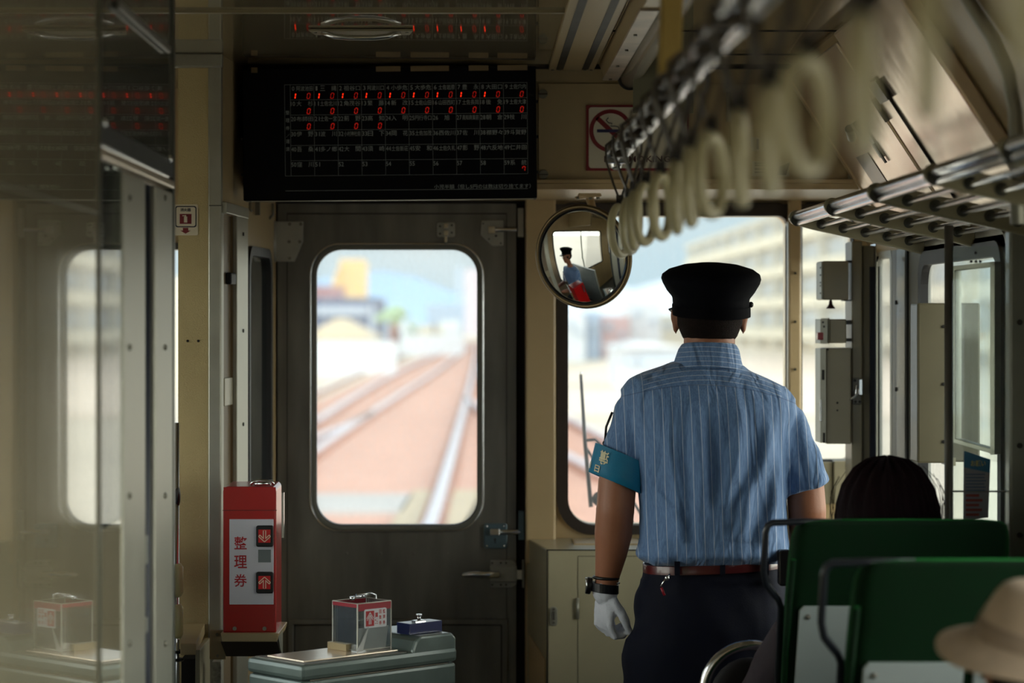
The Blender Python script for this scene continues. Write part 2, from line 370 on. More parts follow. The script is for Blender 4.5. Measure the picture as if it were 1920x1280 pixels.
# NO SMOKING sign
t = thing('no_smoking_sign', 'white no smoking sign with dark red border on the cream header', 'sign', W(1195, 320, YH-.01))
Y = YH-.011
mb = MB(); mb.pbox(1099, 1291, 197, 320, Y, .004); mb.build('backing', mat('sign_red', (120, 18, 30), .4), t)
sw = MB(); I = rr(*PR(1104, 1287, 201, 315, Y-.001), .008); sw.prism([(a, Y-.001, b) for a, b in I], (0, .001, 0)); sw.build('sign_face', mat('sign_white', (205, 198, 178), .45), t)
c = W(1145, 245, Y-.002); R = 38*Y/F
mb = MB(); mb.M = Matrix.Translation(c)
n = 40; mb.loft([[(r*math.cos(6.2832*i/n), 0, r*math.sin(6.2832*i/n)) for i in range(n)] for r in (R*.86, R*1.06)], False, False)
for i in (1,):
    d = Vector((1, 0, -.95)).normalized(); q = Vector((.95, 0, 1)).normalized(); a = R*.95; b = .0062
    mb.add([d*a+q*b, d*a-q*b, -d*a-q*b, -d*a+q*b], [(0, 1, 2, 3)])
mb.build('prohibition_ring', mat('sign_red', (120, 18, 30)), t)
MB().box(c.x-.036, c.x+.034, c.y-.0004, c.y+.0002, c.z-.0045, c.z+.0035).build('cigarette', mat('sign_navy', (28, 32, 80), .5), t)
MB().tube([c+Vector(p) for p in ((-.006, -.0006, .034), (-.012, -.0006, .028), (-.006, -.0006, .021), (.004, -.0006, .019), (.0, -.0006, .012), (.012, -.0006, .012), (.02, -.0006, .01), (.024, -.0006, .004))], .0014, 6).build('smoke', mat('sign_dark', (30, 34, 50)), t)
MB().text('NO SMOKING', W(1133, 304, Y-.002), (1, 0, 0), (0, 0, 1), 12*Y/F, w=124*Y/F, bold=.02).build('lettering', mat('sign_dark_red', (70, 18, 24)), t)
# number plates
t = thing('number_plate', 'small number 10 plate on the cream hatch beside the slanted cove', 'number plate', W(1446, 283, YH-.01))
MB().pbox(1408, 1487, 257, 283, YH-.009, .003).build('backing', mat('plate_beige', (168, 160, 136), .5), t)
MB().text('10', W(1419, 280, YH-.010), (1, 0, 0), (0, 0, 1), 20*YH/F, w=26*YH/F, bold=.03).build('numerals', mat('sign_navy', (28, 32, 80)), t)
t = thing('rating_plate', 'small embossed data plate with dark corner under the number 10', 'data plate', W(1446, 330, YH-.01))
MB().pbox(1410, 1480, 302, 330, YH-.009, .003).build('backing', mat('plate_beige', (168, 160, 136)), t)
mb = MB(); [mb.pbox(1415, 1458, b, b+1.5, YH-.0095, .0004) for b in (305, 309, 316, 322)]; mb.build('ruled_lines', mat('plate_line', (70, 72, 70)), t)
MB().prism([W(1482, 304, YH-.0098), W(1474, 328, YH-.0098), W(1456, 328, YH-.0098), W(1460, 312, YH-.0098)], (0, .0006, 0)).build('corner_mark', mat('sign_dark', (30, 34, 50)), t)

# ---- ceiling fittings
t = thing('ceiling_vent', 'cream air vent with two black slots in the ceiling above the front', 'vent', (.27, 5.6, ZC))
MB().box(.195, .315, 4.0, 6.38, ZC-.012, ZC).build('vent_plate', CREAM_D, t, bevel=.003)
for a, b in ((.214, .232), (.281, .298)): MB().box(a, b, 4.0, 6.34, ZC-.0135, ZC-.0115).build('slot', RUBBER, t)
mb = MB(); [mb.cyl((x, 6.355, ZC-.0145), (x, 6.355, ZC-.012), .004, n=10) for x in (.205, .223, .29, .306)]; mb.build('screw', SCREW, t)
t = thing('fluorescent_fixture', 'unlit fluorescent fixture with worn end plate beside the ceiling vent', 'ceiling light', (.38, 5, ZC))
mb = MB(); mb.prism([(.325, 6.33, ZC), (.34, 6.33, 2.232), (.41, 6.33, 2.232), (.43, 6.33, ZC)], (0, -3.9, 0)); mb.build('housing', CREAM_D, t, bevel=.002)
mb = MB(); mb.box(.335, .375, 4.9, 6.32, 2.226, 2.232); pl = mb.build('cover_plate', mat('worn_plate', (175, 160, 145), .4, var=.35, vscale=9), t, bevel=.001)
mb = MB(); [mb.cyl((.352, y, 2.222), (.352, y, 2.2275), .0042, n=10) for y in (6.27, 5.95, 5.6, 5.3)]; mb.build('screw', SCREW, pl)
mb = MB(); mb.cyl((.405, 6.31, 2.232), (.405, 2.45, 2.232), .026, n=24); mb.build('lamp_cover', mat('milky_cover', (196, 186, 172), .25, var=.1, coat=.5), t)
mb = MB(); mb.torus((.405, 6.31, 2.232), (0, 1, 0), .0275, .005); mb.build('end_ring', RUBBER, t)
# hatch handle in the ceiling
t = thing('ceiling_grab_bar', 'low chrome grab handle on the ceiling above the fare display', 'handle', (-.264, 5.6, ZC))
x0, x1 = X(578, 5.55), X(775, 5.55)
MB().prism([(x0, 5.55, ZC-.001), (x1, 5.55, ZC-.001), (x1-.01, 5.63, ZC-.001), (x0+.01, 5.63, ZC-.001)], (0, 0, -.006)).build('mounting_plate', BEIGEB, t, bevel=.002)
mb = MB(); xm_ = (x0+x1)/2; mb.tube([(x0+.03, 5.56, ZC-.008), (x0+.06, 5.555, ZC-.018), (xm_-.03, 5.55, ZC-.022), (xm_+.03, 5.55, ZC-.022), (x1-.06, 5.555, ZC-.018), (x1-.03, 5.56, ZC-.008)], .0065, 10); mb.build('grip', CHROME, t)
mb = MB(); [mb.cyl((x, 5.57, ZC-.0095), (x, 5.57, ZC-.006), .004, n=10) for x in (x0+.015, x1-.015)]; mb.build('screw', SCREW, t)
# hanging notice sheet
t = thing('hanging_notice', 'grey green notice sheet hanging from the ceiling beside the light', 'poster', W(1245, 215, 6.1))
MB().pbox(1187, 1300, 12, 212, 6.1, .003).build('sheet', mat('notice_paper', (120, 118, 96), .6), t)
MB().cyl(W(1172, 9, 6.1), W(1266, 6, 6.1), .0055, n=12).build('clip_bar', RUBBER, t)
MB().cyl(W(1180, 9, 6.1), W(1180, -3, 6.1), .004, n=8).build('hanger', RUBBER, t)

# ---- slanted cove furniture (steel panels)
e_s = Vector((.317, 0, -.485)).normalized(); e_n = Vector((-.485, 0, -.317)).normalized(); e_y = Vector((0, 1, 0))
def CV(s_, y, h=0.): return Vector((.843, y, 2.27))+e_s*s_+e_n*h
def cove(px, py):
    a = (px-CX)/F; b = (HY-py)/F            # x=aY, z-1.6=bY ; plane .485(x-.843)+.317(z-2.27)=0
    Y = (.485*.843+.317*.67)/(.485*a+.317*b); p = Vector((a*Y, Y, CZ+b*Y)); return (p-Vector((.843, Y, 2.27))).dot(e_s), Y
def cbox(mb, s0, s1, y0, y1, h0, h1): c = CV((s0+s1)/2, (y0+y1)/2, (h0+h1)/2); return mb.obox(c, (e_s, e_y, e_n), (abs(s1-s0)/2, abs(y1-y0)/2, abs(h1-h0)/2))
t = thing('steel_cove_locker', 'slanted polished steel locker with black latch, nearer the front window', 'locker', CV(.25, 5.95))
cbox(MB(), .02, .47, 5.56, 6.36, .002, .03).build('door', STEELB, t, bevel=.004)
cbox(MB(), .0, .50, 6.361, 6.39, .0, .034).build('edge_trim', CREAM, t, bevel=.002)
s0, y0 = cove(1633, 226)
mb = MB(); cbox(mb, s0-.02, s0+.02, y0-.02, y0+.02, .03, .045); mb.cyl(CV(s0-.012, y0+.025, .05), CV(s0+.012, y0+.07, .05), .012, n=12); mb.build('latch', BLACKP, t, bevel=.002)
s1, y1 = cove(1662, 262); cbox(MB(), s1-.06, s1+.03, y1-.035, y1+.02, .03, .034).build('latch_plate', ALU, t, bevel=.001)
cbox(MB(), s1-.01, s1+.045, y1-.035, y1-.015, .034, .037).build('slot', SLOT, t)
s2, y2 = cove(1660, 315); cbox(MB(), s2-.06, s2+.07, y2-.09, y2+.09, .0301, .032).build('name_plate', mat('dark_nameplate', (92, 80, 66), .3, .5, var=.35, vscale=30), t)
t = thing('steel_cove_cabinet', 'slanted polished steel cabinet with hinged flap above the luggage rack', 'locker', CV(.25, 5.1))
cbox(MB(), .0, .50, 4.72, 5.49, .002, .036).build('body', STEELB, t, bevel=.006)
s3, y3 = cove(1672, 132); s4, y4 = cove(1790, 292)
cbox(MB(), s3, .47, y3, y3+.55 if y3+.55 < 5.47 else 5.47, .0362, .040).build('flap', STEELB, t, bevel=.002)
mb = MB(); cbox(mb, s3-.004, .47, y3-.007, y3-.001, .036, .041); cbox(mb, s3-.008, s3-.002, y3-.005, 5.4, .036, .041); mb.build('flap_gap', SLOT, t)
mb = MB(); cbox(mb, s3+.0, s3+.05, 5.30, 5.40, .04, .05); mb.build('hinge', BLACKP, t)
s5, y5 = cove(1682, 186); mb = MB(); mb.cyl(CV(s5-.03, y5, .045), CV(s5+.03, y5, .045), .006, n=10); mb.build('turn_handle', STEEL, t)
# arch rib across the ceiling nearer the camera
P = [W(1770, -60, 4.35), W(1815, 0, 4.35), W(1860, 70, 4.35), W(1890, 140, 4.35), W(1903, 210, 4.35), W(1906, 300, 4.35), W(1908, 420, 4.35)]
MB().tube(P, .013, 10).build('trim_7', ALU, **ST)

# ================================================================ END DOOR
t = thing('door_1', 'brushed steel gangway door with a tall rounded window', 'door', (X(745, YE), YE, 0)); t['kind'] = 'structure'; del t['category']; del t['label']
mb = MB(); DW = PR(592, 895, 467, 985, YE); holeplate(mb, YE+.01, YE+.05, (X(520, YE), X(968, YE), 0.0, Z(382, YE)), DW, .075, 10)
mb.build('door_leaf', STEEL, t)
mb = MB(); x0, x1, z0, z1 = PR(580, 908, 455, 997, YE); mb.tube([(a, YE+.008, b) for a, b in rr(x0+.0035, x1-.0035, z0+.0035, z1-.0035, .088, 12)], .0042, 10, closed=True); mb.build('outer_bead', CHROME, t)
mb = MB(); rrframe(mb, YE+.002, YE+.045, (x0+.0072, x1-.0072, z0+.0072, z1-.0072), .086, (DW[0]-.003, DW[1]+.003, DW[2]-.003, DW[3]+.003), .077, 12); mb.build('window_seal', mat('grey_seal', (112, 112, 104), .4, .2), t)
mb = MB(); rrframe(mb, YE+.012, YE+.05, (DW[0]-.003, DW[1]+.003, DW[2]-.003, DW[3]+.003), .077, (DW[0]+.001, DW[1]-.001, DW[2]+.001, DW[3]-.001), .074, 12); mb.build('inner_seal', RUBBER, t)
mb = MB(); rrpane(mb, YE+.035, DW, .075); mb.build('pane', GLD, t)
# raised border lines and lower recessed panel
mb = MB()
x0, x1, z0, z1 = PR(538, 950, 400, 1500, YE); mb.box(x0, x1, YE+.0085, YE+.0102, z1-.002, z1+.0015)
mb.box(x0-.001, x0+.001, YE+.0085, YE+.0102, .2, z1); mb.box(x1-.001, x1+.001, YE+.0085, YE+.0102, .2, z1); mb.build('border_groove', SLOT, t)
mb = MB(); q = PR(540, 952, 1160, 1500, YE); rrframe(mb, YE-.004, YE+.01, q, .006, (q[0]+.016, q[1]-.016, q[2]+.016, q[3]-.016), .003); mb.build('lower_frame', STEEL, t, bevel=.002)
mb = MB(); rrframe(mb, YE+.007, YE+.0095, (q[0]+.016, q[1]-.016, q[2]+.016, q[3]-.016), .003, (q[0]+.020, q[1]-.020, q[2]+.02, q[3]-.02), .002); mb.build('panel_groove', SLOT, t)
mb = MB(); [mb.ell(W(a, 1037, YE+.01), .004, .0015, .004, 8, 6) for a in (650, 714, 776, 839)]; mb.build('rivet', STEEL, t)
# hinge plate
mb = MB(); Y = YE-.004
mb.prism([W(517, 415, Y), W(568, 415, Y), W(568, 452, Y), W(552, 490, Y), W(517, 490, Y)], (0, .014, 0)); h = mb.build('hinge_plate', HW, t, bevel=.001)
mb = MB(); [mb.cyl(W(a, b, Y-.004), W(a, b, Y), .005, n=10) for a, b in ((543, 420), (564, 420), (542, 453), (562, 453), (543, 484))]; mb.build('bolt', SCREW, h)
MB().cyl(W(514, 414, Y-.006), W(514, 491, Y-.006), .0055, n=12).build('hinge_barrel', HW, t)
MB().pbox(503, 512, 415, 490, Y, .01).build('hinge_leaf', HW, t)
# window catch
I = rr(*PR(819, 853, 417, 444, Y), .006); h = MB().prism([(a, Y, b) for a, b in I], (0, .012, 0)).build('window_catch', HW, t, bevel=.001)
mb = MB(); mb.pbox(832, 841, 418, 428, Y-.012, .012); mb.pbox(832, 841, 432, 442, Y-.008, .008); mb.pbox(833, 839, 442, 455, Y-.004, .01); mb.build('tongue', CHROME, h, bevel=.001)
mb = MB(); [mb.cyl(W(a, b, Y-.002), W(a, b, Y), .003, n=8) for a, b in ((825, 424), (847, 422), (825, 438), (847, 436))]; mb.build('screw', SLOT, h)
# upper lock
mb = MB(); mb.prism([W(903, 413, Y), W(944, 413, Y), W(944, 460, Y), W(923, 461, Y), W(901, 440, Y)], (0, .014, 0)); h = mb.build('upper_lock_plate', HW, t, bevel=.0015)
mb = MB(); mb.pbox(915, 929, 424, 438, Y-.014, .014); mb.cyl(W(929, 431, Y-.008), W(969, 431, Y-.008), .0065, n=14); mb.build('bolt_rod', CHROME, h, bevel=.001)
mb = MB(); mb.cyl(W(930, 442, Y-.001), W(930, 442, Y), .0035, n=10); [mb.cyl(W(a, b, Y-.002), W(a, b, Y), .0025, n=8) for a, b in ((906, 419), (917, 448), (939, 456))]; mb.build('keyhole', SLOT, h)
# lower lock
I = rr(*PR(907, 951, 981, 1028, Y), .008); h = MB().prism([(a, Y, b) for a, b in I], (0, .014, 0)).build('lock_plate', mat('blued_steel', (92, 114, 126), .3, .4, var=.15), t, bevel=.002)
mb = MB(); mb.pbox(919, 937, 991, 1003, Y-.016, .016); mb.cyl(W(936, 997, Y-.009), W(976, 997, Y-.009), .0075, n=14); mb.build('bolt_rod', CHROME, h, bevel=.001)
mb = MB(); mb.cyl(W(928, 1011, Y-.001), W(928, 1011, Y), .0036, n=10); mb.pbox(927, 929.5, 1011, 1018, Y-.001, .001); mb.build('keyhole', SLOT, h)
mb = MB(); [mb.ell(W(a, b, Y), .0035, .003, .0035, 8, 6) for a, b in ((913, 986), (945, 986), (913, 1023), (945, 1023))]; mb.build('screw', CHROME, h)
# handle
mb = MB(); mb.pbox(919, 969, 1062, 1090, YE-.022, .03); mb.prism([W(920, 1050, Y), W(960, 1050, Y), W(968, 1057, Y), W(968, 1061, Y), W(920, 1061, Y)], (0, .014, 0)); mb.prism([W(920, 1091, Y), W(968, 1091, Y), W(968, 1095, Y), W(960, 1101, Y), W(920, 1101, Y)], (0, .014, 0))
h = mb.build('lock_case', HW, t, bevel=.0015)
mb = MB(); [mb.ell(W(a, b, Y), .0028, .002, .0028, 8, 6) for a in (923, 939, 949) for b in (1055, 1096)]; mb.build('screw', SLOT, h)
mb = MB(); mb.tube([W(933, 1077, YE-.02), W(932, 1077, YE-.045), W(915, 1077, YE-.05), W(890, 1076, YE-.05), W(870, 1077, YE-.047), W(864, 1077, YE-.045)], [.010, .010, .0105, .010, .007, .003], 14); mb.build('handle', CHROME, t)
MB().pbox(969, 979, 1068, 1086, YE-.012, .02).build('latch_bolt', CHROME, t, bevel=.001)
# door recess, strikes
mb = MB(); mb.box(X(968, YE), X(986, YE), YE+.04, YE+.08, 0, 1.96); mb.box(X(498, YE), X(521, YE), YE+.05, YE+.08, 0, 1.96); mb.box(X(510, YE), X(986, YE), YE+.012, YE+.08, Z(381, YE), 1.96); mb.build('trim_8', DARK, **ST)
mb = MB(); mb.pbox(972, 983, 958, 1012, YE-.02, .025); mb.build('strike_plate', mat('blued_steel', (62, 78, 88)), bevel=.001, label='lower grey strike plate on the pillar beside the door lock', category='strike plate')
mb = MB(); mb.pbox(971, 982, 390, 444, YE-.02, .025); mb.build('strike_plate', HW, bevel=.001, label='upper grey strike plate on the pillar under the fare display', category='strike plate')
mb = MB(); mb.pbox(979, 983, 1050, 1102, YE-.015, .02); mb.build('strike_plate', STEEL, bevel=.001, label='thin dark strike strip beside the long door handle', category='strike plate')
# ================================================================ DRIVER CAB SIDE (left)
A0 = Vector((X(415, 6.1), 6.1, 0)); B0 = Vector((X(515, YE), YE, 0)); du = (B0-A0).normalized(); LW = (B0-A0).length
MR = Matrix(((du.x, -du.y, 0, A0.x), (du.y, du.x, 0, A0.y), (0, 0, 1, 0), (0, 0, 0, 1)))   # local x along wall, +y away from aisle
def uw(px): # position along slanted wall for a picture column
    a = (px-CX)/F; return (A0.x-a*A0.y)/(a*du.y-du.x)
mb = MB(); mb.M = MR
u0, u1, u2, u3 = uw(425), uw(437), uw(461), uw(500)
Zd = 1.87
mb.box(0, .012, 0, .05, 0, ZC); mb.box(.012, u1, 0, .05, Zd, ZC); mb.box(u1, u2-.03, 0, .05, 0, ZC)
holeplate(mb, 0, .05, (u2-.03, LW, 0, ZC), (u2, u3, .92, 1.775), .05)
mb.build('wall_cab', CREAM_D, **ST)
mb = MB(); mb.M = MR; mb.box(.012, u1, .006, .03, 0, Zd); t = mb.build('door_2', mat('cab_door_paint', (120, 104, 84), .5), **ST)
mb = MB(); mb.M = MR; mb.box(uw(421), uw(436), -.001, .006, Z(760, 6.2), Z(708, 6.2)); mb.build('latch_plate', BEIGEB, t, bevel=.002)
mb = MB(); mb.M = MR; mb.box(uw(427), uw(436), -.010, .006, Z(533, 6.22), Z(511, 6.22)); mb.build('door_stop', RUBBER, t, bevel=.004)
mb = MB(); mb.M = MR; mb.box(u1-.006, u2-.035, -.012, 0, 0, Zd+.01); mb.box(0, u2-.035, -.014, 0, Zd, Zd+.028); t = mb.build('trim_9', ALU, bevel=.002, **ST)
mb = MB(); mb.M = MR; um = (u1+u2-.035)/2
for z in (Z(438, 6.33), Z(620, 6.33), Z(796, 6.33), Z(980, 6.33)): mb.cyl((um, -.015, z), (um, -.011, z), .005, n=10)
mb.build('screw', SLOT, t)
t = bpy.data.objects.new('window_24', None); COL.objects.link(t); t['kind'] = 'structure'; t['_w'] = (0, 0, 0)
mb = MB(); mb.M = MR; rrframe(mb, -.014, .02, (u2-.025, u3+.025, .895, 1.80), .07, (u2, u3, .92, 1.775), .05); mb.build('window_seal', RUBBER, t)
mb = MB(); mb.M = MR; rrpane(mb, .0, (u2, u3, .92, 1.775), .05); mb.build('pane', glass('dark_glass', tint=(84, 104, 104), haze_veil=.03), t)
# cable clip and hooks above the little window
mb = MB(); mb.tube([W(512, 381, 6.9), W(512, 402, 6.9), W(506, 409, 6.9), W(494, 409, 6.9)], .004, 8); mb.tube([W(469, 378, 6.5), W(469, 392, 6.5), W(473, 396, 6.5)], .004, 8)
mb.pbox(478, 487, 376, 403, 6.6, .02); mb.build('cable_bracket', STEEL, label='small steel cable bracket under the left end of the fare display', category='bracket')
# cab rear wall piece (cream, woven) facing us
Y = 6.1
mb = MB(); mb.box(X(334, Y), X(391, Y), Y, Y+.05, 0, ZC); mb.build('wall_vestibule', VINYL, **ST)
mb = MB(); mb.box(X(391, Y), X(416, Y), Y-.012, Y+.05, 0, ZC); mb.build('trim_10', ALU, bevel=.004, **ST)
mb = MB(); mb.box(XL, -.70, 5.20, 5.24, 0, Z(1004, 5.2)); mb.build('wall_cab_rear', GREYP, **ST)
mb = MB(); mb.box(XL, -.70, 5.20, 5.24, 1.95, ZC); mb.build('wall_cab_upper', CREAM_D, **ST)
mb = MB(); mb.box(XL, X(416, Y-.04), Y-.03, Y, 2.235, ZC); mb.build('trim_11', ALU, bevel=.004, **ST)
mb = MB(); mb.pbox(392, 415, 384.5, 386, Y-.0135, .002); mb.build('trim_12', SLOT, **ST)
# two tiny double screw marks
mb = MB(); [mb.cyl(W(a, 639, Y-.003), W(a, 639, Y), .0035, n=8) for a in (352, 372)]; mb.build('wall_screw', SLOT, label='pair of small dark screws in the woven cream wall', category='screw')
# fire extinguisher sign
t = thing('extinguisher_sign', 'small white sign with red extinguisher symbol and arrow on cream wall', 'sign', W(350, 441, Y))
Ys = Y-.003
I = rr(*PR(326, 371, 383, 441, Ys), .004); MB().prism([(a, Ys, b) for a, b in I], (0, .0025, 0)).build('sign_face', mat('sign_cream', (225, 214, 190), .45), t)
mb = MB(); rrframe(mb, Ys-.0006, Ys, PR(328.5, 368.5, 386, 426, Ys), .006, PR(330.5, 366.5, 388, 424, Ys), .005); mb.build('border', mat('sign_dark', (30, 34, 50)), t)
MB().pbox(337, 359, 401, 419.5, Ys-.0008, .0006).build('red_panel', mat('sign_red', (120, 18, 30)), t)
mb = MB(); mb.pbox(345, 351, 406, 417, Ys-.0014, .0006); mb.pbox(346.5, 349, 403, 406, Ys-.0014, .0006); mb.pbox(342, 347, 403.5, 405, Ys-.0014, .0006); mb.build('extinguisher_symbol', mat('sign_cream', (225, 214, 190)), t)
mb = MB(); mb.pbox(343, 353, 427, 432, Ys-.0006, .0005); mb.prism([W(338, 432, Ys-.0006), W(358, 432, Ys-.0006), W(348, 438, Ys-.0006)], (0, .0005, 0)); mb.build('arrow', mat('sign_red', (120, 18, 30)), t)
MB().text('消火器', W(338, 396.5, Ys-.0008), (1, 0, 0), (0, 0, 1), 6.6*Y/F, w=20*Y/F, bold=.02).build('lettering', mat('sign_dark', (30, 34, 50)), t)

# ---- partition beside the vestibule door (plane x = XP), seen along its length
XP = -.59; SP = .59/.70
def zz(z): return 1.6+(z-1.6)*SP
def yp(px): return XP*F/(px-CX)
y0, y1, y2, y3, y4 = yp(186), yp(230), yp(271), yp(290), yp(322)
t = thing('glossy_partition', 'large glossy beige partition panel at the far left, nearest the camera', 'partition', (XP, 3.2, 0))
MB().box(XP-.03, XP, 2.2, y0-.012, 0, ZC).build('panel', PANEL, t, bevel=.003)
MB().box(XP-.03, XP+.004, y0-.012, y0, 0, ZC).build('edge_strip', mat('edge_grey', (98, 98, 86), .3, .3), t, bevel=.002)
MB().box(XP, XP+.0012, 2.2, y0-.012, Z(384, 3.5), Z(381, 3.5)).build('seam', mat('edge_grey', (98, 98, 86)), t)
t = thing('sliding_door', 'sliding vestibule door with screwed grey stiles and dark blue rubber edge', 'door', (XP, 5.0, 0))
MB().box(XP-.008, XP-.001, y0, y1, Z(990, 3.85), zz(1.90)).build('pane', GLP, t)
MB().box(XP-.03, XP-.001, y0, y1, 0, Z(992, 3.85)).build('lower_panel', PANEL, t)
for a, b in ((y1, y2), (y3, y4)):
    s_ = MB(); s_.box(XP-.035, XP+.002, a, b, 0, zz(1.895)); s_ = s_.build('stile', ALU, t, bevel=.004)
    mb = MB(); pxm = 240 if a == y1 else 307
    for py in (371, 651, 929, 1206): p = W(pxm, py, yp(pxm)); mb.ell(p+Vector((.002, 0, 0)), .005, .007, .006, 10, 6)
    mb.build('screw', SCREW, s_)
MB().box(XP-.035, XP-.008, y2, y3, 0, zz(1.895)).build('rubber_edge', NAVYR, t)
mb = MB(); ym = (y2+y3)/2; mb.tube([(XP-.006, ym+i*.013, z) for i in (-1, 1) for z in ([0.2, 1.0, zz(1.89)] if i < 0 else [zz(1.89), 1.0, .2])], .006, 6); mb.build('rubber_bead', NAVYR, t)
for z0_, z1_ in ((Z(1060, 4.3), Z(1008, 4.3)), (Z(1190, 4.3), Z(1162, 4.3))): MB().box(XP-.008, XP+.002, y2+.005, y2+.03, z0_, z1_).build('hinge', GREYP, t)
t = thing('door_header', 'grey header panel with bright lower rail above the vestibule door', 'panel', (XP, 5, 1.9))
MB().box(XP-.03, XP-.001, y0, y4+.02, zz(1.925), ZC).build('panel', mat('header_gloss', (112, 112, 100), .10, var=.03, vscale=2, coat=.8, coatr=.02), t, bevel=.002)
MB().box(XP-.03, XP+.006, y0, y4, zz(1.903), zz(1.922)).build('lower_rail', mat('bright_alu', (215, 200, 180), .3, .6), t, bevel=.003)
MB().box(XP-.001, XP+.003, y0, y4, zz(1.93), zz(1.968)).build('dark_band', mat('slate_band', (52, 58, 60), .35), t)
h = MB().box(XP+.0, XP+.01, y0+.16, yp(312), zz(2.205), zz(2.222)).build('upper_rail', STEEL, t, bevel=.003)
mb = MB()
for a, b in ((190, 231), (314, 298), (305, 84)): mb.ell(W(a, b, yp(a))+Vector((.004, 0, 0)), .006, .009, .008, 10, 6)
mb.build('screw', CHROME, t)
MB().box(XP-.03, XP+.004, y4+.0, y4+.025, 0, ZC).build('end_post', mat('end_post_grey', (86, 88, 82), .3, .4), t, bevel=.003)
# pole with yellowed grips behind the partition's end
Yq = 5.9
t = thing('grab_pole', 'thin steel grab pole with yellowed plastic grips beside the partition end', 'pole', (X(331, Yq), Yq, 0))
mb = MB(); mb.cyl((X(330, Yq), Yq, 0), (X(330, Yq), Yq, 1.35), .008, n=12); mb.build('tube', CHROME, t)
for a, b in ((1056, 1118), (1132, 1196)): mb = MB(); c0 = W(333, a, Yq); c1 = W(333, b, Yq); mb.tube([c0, c0.lerp(c1, .12), c0.lerp(c1, .88), c1], [.009, .014, .014, .009], 14); mb.build('grip', mat('yellowed_plastic', (196, 190, 140), .35), t)
mb = MB(); [mb.torus(W(333, b, Yq), (0, 0, 1), .012, .004) for b in (1221, 1236)]; mb.ell(W(331, 930, Yq), .010, .010, .03); mb.build('clamp', BLACKP, t)
# small beige box and stand at the foot of the wall
Yq = 5.95
t = thing('heater_cover', 'low beige cover box standing against the woven cream wall', 'cover', (X(345, Yq), Yq, 0))
mb = MB(); z0_ = Z(1205, Yq-.12); z1_ = Z(1170, Yq+.12)
mb.prism([W(338, 1206, Yq-.1), W(368, 1206, Yq-.1), W(384, 1168, Yq+.13), W(342, 1168, Yq+.13)], (0, 0, -.028)); mb.build('lid', CREAM_D, t, bevel=.002)
mb = MB(); mb.box(X(366, Yq-.1), X(384, Yq), Yq-.1, Yq+.12, 0, Z(1210, Yq-.1)-.01); mb.build('side_panel', BEIGEB, t, bevel=.002)
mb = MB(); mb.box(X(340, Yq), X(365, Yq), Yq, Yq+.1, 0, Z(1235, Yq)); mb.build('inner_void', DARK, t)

# ---- driver's console inside the cab
t = thing('driver_console', 'grey driver console with levers inside the left cab', 'console', (-1.08, 6.8, 0))
MB().box(-1.44, -.78, 6.25, 6.95, 0, 1.0).build('body', GREYP, t, bevel=.01)
mb = MB(); mb.box(-1.35, -.8, 6.13, 6.25, .90, .96); mb.build('desk', BLACKP, t, bevel=.01)
mb = MB(); mb.cyl((-.92, 6.19, .96), (-.92, 6.15, 1.06), .012); mb.ell((-.92, 6.15, 1.07), .025, .025, .02); mb.build('lever', CHROME, t)

# ================================================================ FARE DISPLAY BOARD
Y = 6.27
t = thing('fare_display', 'wide black electronic fare display with red digits above the door', 'display board', W(730, 376, Y))
c0 = W(730, 250, Y); MT = Matrix.Translation(c0) @ Matrix.Rotation(math.radians(-.55), 4, 'Y') @ Matrix.Translation(-c0)
BOARD = mat('display_black', (3, 3, 8), .5, var=.1, spec=.12); GRID = mat('display_grid', (128, 134, 132), .5, var=0); LTR = mat('display_lettering', (150, 156, 154), .5, var=0)
mb = MB(); mb.M = MT; mb.pbox(455, 1006, 126, 374, Y, .07); b_ = mb.build('casing', BOARD, t, bevel=.003)
gx0, gx1, gy0, gy1 = 545, 989, 157, 328; cw = (gx1-gx0)/10; rh = (gy1-gy0)/6
mb = MB(); mb.M = MT; e_ = .55
def gl_(a, b, c, d): mb.pbox(a, b, c, d, Y-.0008, .0008)
for i in range(11): gl_(gx0+i*cw-e_/2, gx0+i*cw+e_/2, gy0, gy1)
gl_(gx0-11, gx0-11+e_, gy0, gy1)
for j in range(7): gl_(gx0-11 if j in (0, 6) else gx0, gx1, gy0+j*rh-e_/2, gy0+j*rh+e_/2)
gl_(gx0-11, gx1, 355.6, 356.4); mb.build('grid', GRID, t)
names = '阿波池田|三 縄|祖谷口|阿波川口|小歩危|大歩危|土佐岩原|豊 永|大田口|土佐穴内|大 杉|土佐北川|角茂谷|繁 藤|新 改|土佐山田|山田西町|土佐長岡|後 免|土佐大津|布師田|土佐一宮|薊 野|高 知|入 明|円行寺口|旭|高知商業前|朝 倉|枝 川|伊 野|波 川|小村神社前|日 下|岡 花|土佐加茂|西佐川|佐 川|襟野々|斗賀野|吾 桑|多ノ郷|大 間|須 崎|土佐新荘|安 和|土佐久礼|影 野|六反地|仁井田|窪 川||||||||| 系 統'.split('|')
mb = MB(); mb.M = MT; k = Y/F; ux, uz = (1, 0, 0), (0, 0, 1)
